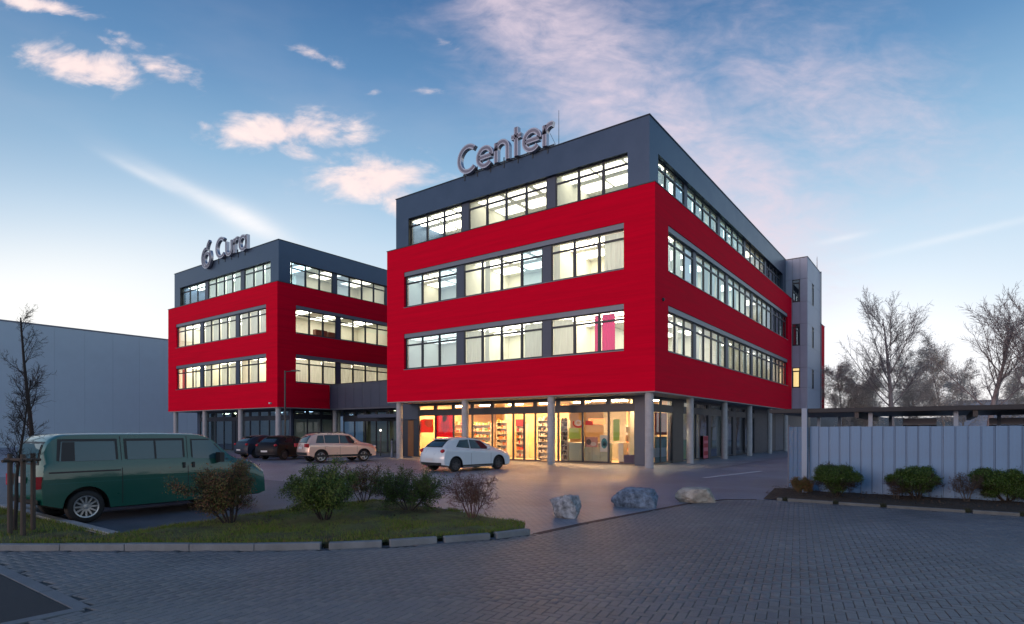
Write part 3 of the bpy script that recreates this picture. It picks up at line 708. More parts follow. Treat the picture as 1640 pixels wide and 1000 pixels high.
# ---- glazed ground floors
def glazing(parent, xf, ts, z0=.06, zmid=2.90, zband=3.22, ztop=3.56, g=SHOPG, fr=.05, skip=(), name='shop_window', D=.10, door=()):
    b = MB(xf); b.box((ts[0], -.03, zmid), (ts[-1], .12, zband)); b.box((ts[0], -.03, ztop), (ts[-1], .12, ZS - .06)); b.build('fascia', FRAME, parent)
    for i, (a, c) in enumerate(zip(ts, ts[1:])):
        if i in skip: continue
        b = MB(xf)
        for (lo, hi) in ((z0, zmid - .002), (zband + .002, ztop - .002)):
            f = fr if lo == z0 else .14
            b.box((a, 0, lo), (a + f, D, hi)); b.box((c - f, 0, lo), (c, D, hi)); b.box((a + f, 0, lo), (c - f, D, lo + .05)); b.box((a + f, 0, hi - .05), (c - f, D, hi))
        if i in door:
            m_ = (a + c) / 2; b.box((m_ - .05, .0, z0 + .05), (m_ + .05, D, zmid - .05)); 
        o = b.build(name, FRAME, parent)
        p = MB(xf); p.quad((a + fr, .05, z0 + .05), (c - fr, .05, z0 + .05), (c - fr, .05, zmid - .05), (a + fr, .05, zmid - .05)); p.quad((a + .14, .05, zband + .05), (c - .14, .05, zband + .05), (c - .14, .05, ztop - .05), (a + .14, .05, ztop - .05))
        p.build('pane', g, o)
YG = 28.86; XG = -12.62
tsF = [-29.18, -27.59, -25.97, -24.37, -22.75, -21.13, -19.52, -17.93, -16.33, -14.73, -13.18]
fxm = lambda t, d, z: (t, YG + d, z)
glazing(main, fxm, tsF, door=(5,))
b = MB(); b.box((-13.18, YG - .03, 0), (XG, YG + .5, ZS - .06)); b.build('corner_pier', PIER, main)
sxm = lambda t, d, z: (XG - d, t, z)
tsS = [29.36, 31.0, 32.7]
glazing(main, sxm, tsS, fr=.05, D=.06)
b = MB(); b.box((XG - .3, 32.7, 0), (XG + .02, 34.4, ZS - .06)); b.build('side_pier', mat('dark_brown_panel', (.05, .042, .04), .5), main)
tsS2 = [34.4, 36.7, 39.0]
glazing(main, sxm, tsS2, g=DARKG)
for ya_, yb_ in ((39.0, 39.5), (44.6, 45.3), (50.6, 57.9)): b = MB(); b.box((XG - .3, ya_, 0), (XG + .02, yb_, ZS - .06)); b.build('side_pier', PIERD, main)
glazing(main, sxm, [39.5, 42.0, 44.6], g=DARKG, D=.06); glazing(main, sxm, [45.3, 47.9, 50.6], g=DARKG, D=.06)
# first bay at the left: dark entrance bay with a brown door
b = MB(); b.box((-31.4, YG, 2.62), (-29.2, YG + .15, ZS - .06)); b.build('entrance_panel', PIER, main)
b = MB(); b.box((-31.35, YG + .05, .06), (-30.25, YG + .12, 2.6)); b.box((-29.68, YG + .05, .06), (-29.2, YG + .12, 2.6)); b.build('door_frame', FRAME, main)
b = MB(); b.box((-30.24, YG + .04, .06), (-29.69, YG + .10, 2.55)); b.build('door', WOOD, main)

# ---- shop interior shell
SHW = mat('shop_wall_cream', (.82, .62, .38), .85, vary=.05); SHF = mat('shop_floor_tile', (.52, .42, .30), .35, vary=.1)
b = MB(); b.box((-29.9, YG + .12, -.05), (XG - .12, 37.6, .055)); b.build('shop_floor', SHF, main)
b = MB(); b.box((-29.1, 37.4, .055), (XG - .12, 37.6, 3.66)); b.box((-29.3, YG + .15, .055), (-29.2, 37.6, 3.66)); b.box((-24.0, 31.8, .055), (-23.9, 37.4, 3.66)); b.box((-23.9, 33.2, .055), (-19.8, 33.3, 3.66)); b.box((-16.2, 34.2, .055), (XG - .5, 34.3, 3.66)); b.build('shop_wall', SHW, main)
b = MB(); b.box((-29.9, YG + .13, 3.60), (XG - .12, 50.5, 3.675)); b.build('shop_ceiling', CEILI, main)
for i in range(6):
    for j in range(2):
        x = -28.0 + i * 2.5; y = 29.7 + j * 2.0; b = MB(); b.box((x - .5, y - .12, 3.56), (x + .5, y + .12, 3.59)); b.build('ceiling_lamp', LAMPS, main)
b = MB(); b.box((-16.6, 30.4, 3.55), (-14.6, 30.7, 3.59)); b.build('ceiling_lamp', lamp_mat('shop_lamp_white', (1, .84, .60), 24), main)
b = MB(); b.box((-14.1, 30.0, .06), (-14.0, 33.9, 3.55)); b.build('shop_partition', SHW, main)
b = MB(); b.box((-13.6, 30.3, 3.55), (-13.3, 32.4, 3.59)); b.build('ceiling_lamp', lamp_mat('side_lamp', (1, .84, .55), 60), main)
b = MB(); b.box((-18.0, 34.6, .0), (XG - .45, 34.8, 3.6)); b.box((-18.0, 38.9, .0), (XG - .35, 39.2, 3.6)); b.box((-18, 34.8, 0), (-17.8, 50.5, 3.6)); b.box((-17.8, 45, 0), (XG - .35, 45.2, 3.6)); b.build('back_room_wall', DARKI, main)
b = MB(); b.box((-17, 36.5, 3.5), (-14, 36.6, 3.55)); b.box((-16, 42, 3.5), (-14, 42.1, 3.55)); b.build('ceiling_lamp', lamp_mat('dim_room_lamp', (.9, .95, 1), 14), main)

# ---- white lamps of the arcade soffit are off; parapet antenna
def roof_antenna():
    t = thing('roof_antenna', 'thin steel rod antenna with a slanting stay right of the roof sign', 'antenna', (-17.0, Y0 + 1.6, ZT - .3))
    x, _ = on_y(895, 220, Y0 + 1.6); _, z1 = on_y(895, 177, Y0 + 1.6)
    b = MB(); b.tube((x, Y0 + 1.6, ZT - .3), (x, Y0 + 1.6, z1), .022, .012, 6); b.build('rod', STEEL, t)
    b = MB(); xa, za = on_y(881, 214, Y0 + 1.3); b.tube((x, Y0 + 1.6, ZT + .35), (xa, Y0 + 1.3, za), .012, .012, 5); b.build('stay', STEEL, t)
roof_antenna()

# ---- stair tower at the far end of the side
tower = thing('stair_tower', 'pale grey panel-clad stair tower at the far end of the near red building', 'building', (-9.94, 57.97, 0))
TX, TY, TY2, TXB = -9.94, 57.97, 64.7, -13.2
TZ0, TZ1 = 3.83, 17.34
b = MB(); b.box((TXB, TY + .06, TZ0), (TX - .06, TY2, TZ1 - .02)); b.build('core', TOWERJ, tower)
zb = [TZ0, 5.72, 7.52, 9.5, 11.45, 13.42, 15.45, TZ1]
fx0, fx1 = -11.18, -10.55
for (xa, xb) in ((TXB, fx0), (fx0, fx1), (fx1, TX)):
    for i, (za, zc) in enumerate(zip(zb, zb[1:])):
        if (xa, xb) == (fx0, fx1) and i in (1, 3, 5): continue
        b = MB(); b.box((xa + .012, TY, za + .012), (xb - .012, TY + .058, zc - .012)); b.build('panel', TOWER, tower)
sy = [TY, 60.2, 61.0, 62.8, TY2]
for (ya, yb) in zip(sy, sy[1:]):
    for i, (za, zc) in enumerate(zip(zb, zb[1:])):
        if (ya, yb) == (60.2, 61.0) and i in (1, 3, 5): continue
        b = MB(); b.box((TX - .058, ya + .012 + (.05 if ya == TY else 0), za + .012), (TX, yb - .012, zc - .012)); b.build('panel', TOWER, tower)
for i, m in ((1, 1), (3, 0), (5, 0)):
    za, zc = zb[i], zb[i + 1]
    for Mx, w in ((Matrix.Translation((fx0 + .01, TY + .02, za + .01)), fx1 - fx0 - .02), (Matrix.Translation((TX - .02, 60.21, za + .01)) @ Matrix.Rotation(math.pi / 2, 4, 'Z'), .78)):
        me, panes = window_mesh(w, zc - za - .02, fr=.05, transom=.3); o = place('window', me, tower, Mx); place_in('pane', panes['window_glass' if m and w < .7 else 'blue_window_glass'], o)
b = MB(); b.box((fx0 + .03, TY + .048, zb[1] + .03), (fx1 - .03, TY + .056, zb[2] - .03)); b.build('lit_blind', lamp_mat('lit_stair_blind', (1, .70, .30), .95), tower)
b = MB(); b.box((TXB - .03, TY - .03, TZ1), (TX + .03, TY2 + .03, TZ1 + .06)); b.build('roof_cap', CAP, tower)
b = MB(); b.tube((TX + .1, TY2 - .3, 4.0), (TX + .1, TY2 - .3, 17.4), .05, .05, 8); b.build('downpipe', GREYM, tower)
b = MB(); b.tube((TX - .2, TY2 - .6, TZ1), (TX - .2, TY2 - .6, TZ1 + 1.5), .06, .03, 8); b.build('vent_rod', WHITE, tower)
wing = thing('rear_wing', 'narrow red end of a further wing beyond the stair tower', 'building', (X0, 70, 0))
b = MB(); b.box((X0 - 9, 64.9, ZS), (X0 - .02, 76, ZR)); b.build('wall', RED, wing); b = MB(); b.box((X0 - 9.05, 64.85, ZR), (X0 + .03, 76.05, ZR + .06)); b.build('coping', CAP, wing)
b = MB(); b.box((X0 - 8, 58.1, 0), (X0 - 1.4, 75.5, ZS)); b.build('ground_floor', PIER, wing)

# ---- connector between the two buildings
conn = thing('connecting_block', 'low dark blue-grey entrance block between the two red buildings', 'building', (-36, 31.8, 0))
CY = 31.82; xa, xb = XL + .02, X0 - LENF - .02
b = MB(); b.box((xa, CY + .06, ZS - .1), (xb, CY + 12, 5.76)); b.build('core', TOWERJ, conn)
n = 12
for k in range(n):
    p, q = xa + (xb - xa) * k / n, xa + (xb - xa) * (k + 1) / n; b = MB(); b.box((p + .012, CY, ZS + .03), (q - .012, CY + .055, 5.80)); b.build('panel', PIER, conn)
b = MB(); b.box((xa, CY - .04, 5.80), (xb, CY + 12, 5.86)); b.build('coping', CAP, conn)
fxc = lambda t, d, z: (t, CY + 1.4 + d, z)
glazing(conn, fxc, [-42.9, -41.4, -40, -38.6, -37.2, -35.8, -34.4, -33], g=DARKG, zmid=2.7, zband=3.1)
fxb = lambda t, d, z: (t, CY + 1.4 + d, z)
b = MB(); b.box((-38.4, CY - .7, 2.88), (-32.9, CY + 1.35, 3.14)); b.build('canopy', PIER, conn)
b = MB(); b.box((-33, CY + 1.4, 0), (-30.1, CY + 1.6, ZS - .1)); b.build('entrance_wall', FRAME, conn)
b = MB(); b.box((-32.6, CY + 1.34, .05), (-31.5, CY + 1.395, 2.7)); b.box((-31.2, CY + 1.34, .05), (-30.5, CY + 1.395, 2.7)); b.build('door', WOOD, conn)
b = MB(); b.box((-42.9, CY + 3.6, 0), (-30.1, CY + 3.7, 3.6)); b.build('hall_wall', mat('hall_wall_ochre', (.30, .27, .12), .8, vary=.3, vscale=1.5), conn)
b = MB(); b.box((-42.9, CY + 1.5, 3.6), (-30.1, CY + 3.7, 3.64)); b.build('hall_ceiling', CEILI, conn)
b = MB(); b.box((-37.5, CY + 2.4, 3.52), (-33.5, CY + 2.5, 3.57)); b.build('ceiling_lamp', lamp_mat('hall_lamp_green', (.9, .9, .5), 6), conn)
b = MB(); b.box((-37.0, CY + 2.0, .05), (-33.6, CY + 2.1, 1.1)); b.build('brown_counter', WOOD, conn)
b = MB(); b.box((-33.2, CY - .62, 0), (-33.08, CY - .5, 2.88)); b.build('post', GREYM, conn)

# ---- left building's ground floor
YGL = 29.0
fxl = lambda t, d, z: (t, YGL + d, z); sxl = lambda t, d, z: (XL - 1.4 - d, t, z)
tl = [XL - LENF + 1.9 + i * 1.53 for i in range(11)]
DG2 = glass_mat('dusk_glass', (.60, .72, .74), .22)
glazing(left, fxl, tl, g=DG2, zmid=2.8, zband=3.1, skip=(4,), name='shop_window')
for t in (tl[2], tl[7], tl[9]):
    pass
b = MB(fxl); b.box((tl[4], .02, .05), (tl[4] + .5, .1, 2.8)); b.box((tl[4] + .6, .02, .05), (tl[5], .1, 2.8)); b.build('door', CAP, left)
b = MB(fxl)
for i in (7, 8, 9): b.box((tl[i] + .05, .03, 1.25), (tl[i + 1] - .05, .09, 1.33))
b.build('glazing_bar', FRAME, left)
glazing(left, sxl, [29.2, 30.6, 32.0, 33.2], g=DARKG)
b = MB(fxl); b.box((tl[-1], -.0, 0), (XL - 1.4, .3, ZS - .06)); b.box((tl[0] - .5, 0, 0), (tl[0], 5, ZS - .06)); b.build('pier', PIER, left)
b = MB(fxl); b.box((tl[0], 5.0, 0), (XL - 1.5, 5.1, 3.66)); b.box((tl[4] + .2, .3, 0), (tl[4] + .3, 5, 3.66)); b.build('back_wall', mat('waiting_room_wall', (.40, .44, .40), .9, vary=.2), left)
b = MB(fxl); b.box((tl[0], .15, 3.6), (XL - 1.5, 5, 3.66)); b.build('ground_ceiling', CEILI, left)
b = MB(fxl)
for t in (tl[1], tl[2] + .8, tl[3]): b.box((t, 1.5, 3.5), (t + 1.1, 1.62, 3.55))
b.build('ceiling_lamp', lamp_mat('waiting_lamp', (.85, 1, .75), 9), left)
b = MB(fxl)
for t in (tl[6], tl[9]): b.box((t, 2.5, 3.5), (t + 1.1, 2.6, 3.55))
b.build('ceiling_lamp', lamp_mat('waiting_lamp_blue', (.6, .8, 1), 4), left)

# ---- warehouse behind on the left
wh = thing('warehouse', 'long windowless pale blue-grey warehouse at the far left', 'building', (-84, 50, 0))
WHM = mat('warehouse_sheet', (.50, .62, .70), .45, vary=.10, vscale=.12, spec=.5)
b = MB(); b.box((-124, -30, 0), (-84.08, 150, 13.95)); b.build('core', TOWERJ, wh)
me = MB().box((-.08, .006, 0), (0, 2.994, 14.0)).mesh('wall_panel', WHM)
for k in range(60): place('wall_panel', me, wh, Matrix.Translation((-84, -30 + 3 * k, 0)))
b = MB(); b.box((-124.1, -30.1, 14.0), (-83.93, 150.1, 14.14)); b.build('roof_edge', GREYM, wh)
# ================================================================== ROOFTOP SIGNS
def stroke(b, pts, w, y0, y1, closed=False):
    """sweep a flat band of width w along a polyline in the x-z plane, between depths y0 and y1"""
    P = [Vector(p) for p in pts]; n = len(P); Ls, Rs = [], []
    for i in range(n):
        a = P[i - 1] if (i > 0 or closed) else None; c = P[(i + 1) % n] if (i < n - 1 or closed) else None
        d1 = (P[i] - a).normalized() if a is not None else None; d2 = (c - P[i]).normalized() if c is not None else None
        d1 = d1 or d2; d2 = d2 or d1; t = (d1 + d2).normalized(); m = Vector((-t.y, t.x)); k = min(1.6, 1 / max(.3, m.dot(Vector((-d1.y, d1.x)))))
        Ls.append(P[i] + m * w / 2 * k); Rs.append(P[i] - m * w / 2 * k)
    vs = []
    for l, r in zip(Ls, Rs): vs += [(l.x, y0, l.y), (r.x, y0, r.y), (r.x, y1, r.y), (l.x, y1, l.y)]
    fs = []
    for i in range(n if closed else n - 1):
        a, c = 4 * i, 4 * ((i + 1) % n)
        for k in range(4): fs.append((a + k, a + (k + 1) % 4, c + (k + 1) % 4, c + k))
    if not closed: fs += [(0, 1, 2, 3), (4 * n - 1, 4 * n - 2, 4 * n - 3, 4 * n - 4)]
    b.add(vs, fs)
def arc(cx, cz, rx, rz, a0, a1, n=26): return [(cx + rx * math.cos(R(a0 + (a1 - a0) * i / n)), cz + rz * math.sin(R(a0 + (a1 - a0) * i / n))) for i in range(n + 1)]
LET = {  # strokes in cap-height units and advance width
    'C': ([arc(.50, .5, .44, .46, 46, 314)], .90),
    'e': ([[(.70, .36), (.10, .36)] , arc(.39, .36, .32, .32, 0, 318)], .80),
    'n': ([[(.10, 0), (.10, .70)], arc(.36, .42, .26, .26, 180, 0) + [(.62, 0)]], .76),
    't': ([[(.22, 0), (.22, 1.0)], [(.02, .68), (.44, .68)]], .48),
    'r': ([[(.10, 0), (.10, .70)], arc(.36, .40, .26, .28, 180, 75)], .50),
    'u': ([[(.10, .70), (.10, .28)] + arc(.35, .28, .25, .26, 180, 360)[1:] + [(.60, .70)], ], .74),
    'a': ([arc(.37, .35, .30, .32, 0, 360), [(.69, 0), (.69, .70)]], .80)}
def sign(word, x_left, width, z0, cap, y, t, w=.175, gap=.02):
    tot = sum(LET[c][1] for c in word) + gap * (len(word) - 1); sx = width / (tot * cap); x = x_left
    for c in word:
        b = MB(); f = MB()
        for st in LET[c][0]:
            P = [(x + p[0] * cap * sx, z0 + p[1] * cap) for p in st]
            stroke(b, P, w * cap, y, y + .26); stroke(f, P, w * cap * .46, y - .012, y + .05)
        o = b.build('letter', SIGNM, t); f.build('letter_face', SIGNF, o)
        x += (LET[c][1] + gap) * cap * sx
yS = Y0 + .39 - .02
xl, _ = on_y(734, 260, yS - .2); xr, _ = on_y(887, 220, yS - .2)
sg = thing('roof_sign', 'silver channel letters reading Center along the nearer building roof edge', 'sign', (xl, yS, ZT))
sign('Center', xl, xr - xl + .05, ZT + .06, 1.62, yS - .25, sg)
b = MB(); 
for x in np.arange(xl + .3, xr, 1.0): b.box((x, yS - .01, ZT - .25), (x + .06, yS + .02, ZT + .35))
b.box((xl + .2, yS + .0, ZT + .09), (xr - .1, yS + .05, ZT + .15)); b.build('mounting_rail', STEEL, sg)
xl2, _ = on_y(346, 400, yS - .2); xr2, _ = on_y(397, 400, yS - .2)
sg2 = thing('roof_sign', 'smaller silver letters reading Cura with a round emblem on the farther building roof', 'sign', (xl2, yS, ZT))
sign('Cura', xl2, xr2 - xl2, ZT - .02, 1.75, yS - .25, sg2)
xe, _ = on_y(331, 400, yS - .2)
b = MB(); f = MB()
for st in (arc(xe, ZT + .40, .78, .86, 100, 395, 40), arc(xe + .15, ZT + .25, .50, .56, 0, 360, 30), arc(xe + 1.0, ZT + .92, .92, 1.05, 172, 118, 16)):
    stroke(b, st, .26, yS - .26, yS - .02); stroke(f, st, .12, yS - .28, yS - .2)
o = b.build('emblem', SIGNM, sg2); f.build('emblem_face', SIGNF, o)
b = MB()
for x in np.arange(xe - .5, xr2, 1.1): b.box((x, yS - .015, ZT - .4), (x + .06, yS + .02, ZT + .3))
b.build('mounting_rail', STEEL, sg2)

# ================================================================== STREET LAMP
lx, ly = at_d(456.5, 38.0); lamp = thing('street_lamp', 'slim grey street lamp with a short arm before the left building corner', 'street lamp', (lx, ly, 0))
b = MB(); b.tube((lx, ly, 0), (lx, ly, 5.7), .065, .045, 10); b.build('pole', STEEL, lamp)
b = MB(); b.tube((lx, ly, 5.62), (lx + .55 * CC, ly + .55 * SS, 5.68), .03, .03, 6); b.build('arm', STEEL, lamp)
b = MB(); b.box((-.05, -.12, -.05), (.45, .12, .03)); o = b.build('lamp_head', STEEL, lamp, world=False); o.location = (.5 * CC, .5 * SS, 5.70); o.rotation_euler = (0, 0, HEAD)

# ================================================================== FENCE, CARPORT
FY = 19.0
fence = thing('sheet_metal_fence', 'tall pale blue-grey fence of upright metal sheets behind the clipped shrubs', 'fence', (-3.3, FY, 0))
FM = mat('fence_blue_grey_paint', (.105, .235, .41), .45, metal=.05, vary=.14, vscale=2, stretch=(3, 3, .7)); FMD = mat('fence_groove', (.07, .105, .17), .5)
P_ = .262
b = MB(); b.add([(0, .03, 0), (.006, 0, 0), (.226, 0, 0), (.232, .03, 0), (.258, .03, 0), (.258, .04, 0), (0, .04, 0),
                 (0, .03, 1.86), (.006, 0, 1.86), (.226, 0, 1.86), (.232, .03, 1.86), (.258, .03, 1.86), (.258, .04, 1.86), (0, .04, 1.86)],
                [(0, 1, 8, 7), (1, 2, 9, 8), (2, 3, 10, 9), (3, 4, 11, 10), (4, 5, 12, 11), (5, 6, 13, 12), (6, 0, 7, 13), (7, 8, 9, 10, 11, 12, 13)])
fme = b.mesh('panel', FM); frr = random.Random(8)
for k in range(50):
    place('panel', fme, fence, Matrix.Translation((-3.20 + P_ * k, FY + frr.uniform(-.004, .004), .075 + frr.uniform(-.006, .006))) @ Matrix.Rotation(frr.uniform(-.01, .01), 4, 'Z'))
p0 = Vector((-3.27, FY + .02)); p1 = Vector((-4.0, 19.95)); dd = (p1 - p0).normalized(); az = math.atan2(-dd.y, -dd.x)
for k in range(4):
    q = p0 + dd * P_ * (k + 1); place('panel', fme, fence, Matrix.Translation((q.x, q.y, .075)) @ Matrix.Rotation(az, 4, 'Z'))
b = MB(); b.box((-3.2, FY + .045, .4), (9.85, FY + .085, .46)); b.box((-3.2, FY + .045, 1.6), (9.85, FY + .085, 1.66)); b.build('rail', FMD, fence)
b = MB()
for k in range(0, 50, 8): b.box((-3.22 + P_ * k, FY + .09, 0), (-3.14 + P_ * k, FY + .17, 1.9))
b.build('fence_post', FMD, fence)
q = p0 + dd * P_ * 4; b = MB(); b.box((q.x - .04, q.y + .0, 0), (q.x + .04, q.y + .09, 1.98)); b.build('end_post', FMD, fence)

cp = thing('carport', 'low dark flat-roofed shelter on pale posts behind the metal fence', 'carport', (3, 22, 0))
ROOFD = mat('carport_roof_dark', (.012, .017, .026), .5, vary=.2, vscale=1)
b = MB(); b.box((-4.2, 18.86, 2.33), (16, 25.2, 2.41)); b.build('roof', ROOFD, cp)
b = MB(); b.box((-4.26, 18.80, 2.34), (16.06, 18.855, 2.455)); b.box((-4.26, 18.855, 2.34), (-4.205, 25.2, 2.455)); b.build('fascia', mat('carport_fascia', (.012, .018, .026), .6), cp)
PM = mat('post_pale_blue', (.20, .30, .42), .4, vary=.08)
b = MB(); b.box((-3.36, 18.70, .0), (-3.22, 18.84, 2.46)); b.build('post', PM, cp)
for px in (1394, 1531): x, _ = on_y(px, 650, 19.2); b = MB(); b.box((x - .05, 19.2, 0), (x + .05, 19.3, 2.33)); b.build('post', PM, cp)
for x in (-3.9, -3.2, -1.6, 1.4, 4.4, 7.4, 10.4): b = MB(); b.box((x - .05, 25.0, 0), (x + .05, 25.1, 2.33)); b.build('post', PM, cp)
for x in (-2, .6, 3.2, 5.8, 8.4, 11): b = MB(); b.box((x - .05, 18.9, 2.17), (x + .05, 25.1, 2.325)); b.build('beam', ROOFD, cp)
for px0, px1 in ((1446, 1500), (1584, 1700)):
    xa_, _ = on_y(px0, 650, 25.15); xb_, _ = on_y(px1, 650, 25.15)
    b = MB(); b.box((xa_, 25.12, 0), (xb_, 25.18, 2.02)); b.build('rear_panel', ROOFD, cp); b = MB(); b.box((xa_, 25.12, 2.03), (xb_, 25.16, 2.24)); b.build('rear_glazing', mat('pale_strip', (.30, .38, .48), .3), cp)

# ================================================================== BOULDERS
def boulder(name, c, sz, seed, label, m, flat=False, rz=0.):
    bm = bmesh.new(); bmesh.ops.create_icosphere(bm, subdivisions=5, radius=1)
    rnd = random.Random(seed); pl = [(Vector((rnd.gauss(0, 1), rnd.gauss(0, 1), rnd.gauss(0, .7))).normalized(), rnd.uniform(.70, .92)) for _ in range(20)]
    off = Vector((seed * 3.1, seed, 1))
    for v in bm.verts:
        p = v.co.copy()
        p = Vector((math.copysign(abs(p.x) ** .62, p.x), math.copysign(abs(p.y) ** .62, p.y), math.copysign(abs(p.z) ** .6, p.z)))
        for n, d in pl:
            s = p.dot(n)
            if s > d: p -= n * (s - d) * .92
        p += p.normalized() * (.09 * mnoise.noise(p * 1.8 + off) + .13 * abs(mnoise.noise(p * 3.2 + off)) + .05 * mnoise.noise(p * 9 + off) + .028 * mnoise.noise(p * 21 + off))
        if flat and p.z > .55: p.z = .55 + (p.z - .55) * .12
        v.co = Vector((p.x * sz[0], p.y * sz[1], (p.z + .72) * sz[2]))
    me = bpy.data.meshes.new(name); bm.to_mesh(me); bm.free(); me.materials.append(m)
    o = bpy.data.objects.new(name, me); COL.objects.link(o); o.location = (c[0], c[1], -.02); o.rotation_euler = (0, 0, rz); tag(o, label, 'boulder', 'boulders along the forecourt edge')
    me.polygons.foreach_set('use_smooth', [True] * len(me.polygons))
RK = mat('boulder_stone', (.34, .37, .40), .9, vary=.75, vscale=9, bump=1.0, bscale=24, dark=(.06, .07, .08)); RK2 = mat('boulder_stone_blue', (.19, .25, .33), .9, vary=.7, vscale=8, bump=1.0, bscale=22, dark=(.04, .055, .08))
RK3 = mat('boulder_stone_buff', (.40, .39, .35), .9, vary=.5, vscale=7, bump=.8, bscale=20)
c1 = at(900, 829); c2 = at(1015, 812); c3 = at(1110, 805)
boulder('boulder', (c1[0], c1[1] + .15), (.335, .36, .30), 3, 'upright squarish grey boulder, the nearest one to the grass island', RK, rz=HEAD)
boulder('boulder', (c2[0], c2[1] + .15), (.62, .42, .275), 11, 'long blue-grey rounded boulder, the middle one of the three', RK2, rz=HEAD)
boulder('boulder', (c3[0], c3[1] + .15), (.50, .36, .29), 6, 'flat-topped buff stone block, the boulder closest to the metal fence', RK3, flat=True, rz=HEAD)

# ================================================================== CARS
def wheel_meshes(r, w, spokes, rimm, rr_=.66, cap=True):
    b = MB(); p = [(r * rr_, -w / 2 + .01), (r * .93, -w / 2), (r * .985, -w * .36), (r, -w * .2), (r, w * .2), (r * .985, w * .36), (r * .93, w / 2), (r * rr_, w / 2 - .01)]
    b.lathe(p, 36, 'Y'); tyre = b.mesh('wheel', BLACK, True)
    b = MB(); ro = r * rr_; b.lathe([(ro + .004, -w / 2 + .004), (ro, -w / 2 - .006), (ro * .90, -w / 2 + .0), (ro * .86, -w / 2 + .06), (ro * .86, w / 2)], 36, 'Y')
    for k in range(spokes):
        a = 2 * math.pi * k / spokes; c, s = math.cos(a), math.sin(a); hw = .028 if spokes < 9 else .014
        vs = []
        for rad, wd, y in ((.03, hw * 1.5, -w / 2 + .015), (ro * .90, hw, -w / 2 + .005)):
            for sg_ in (-1, 1): vs += [(rad * c - sg_ * wd * s, y, rad * s + sg_ * wd * c), (rad * c - sg_ * wd * s, y + .03, rad * s + sg_ * wd * c)]
        b.add(vs, [(0, 2, 6, 4), (1, 5, 7, 3), (0, 4, 5, 1), (2, 3, 7, 6), (4, 6, 7, 5)])
    b.lathe([(.001, -w / 2 - .004), (.05, -w / 2 + .0), (.055, -w / 2 + .04)], 16, 'Y')
    rim = b.mesh('rim', rimm, False)
    b = MB(); b.lathe([(.001, -w / 2 + .07), (ro * .86, -w / 2 + .07)], 24, 'Y'); disc = b.mesh('brake_disc', STEEL)
    return tyre, rim, disc

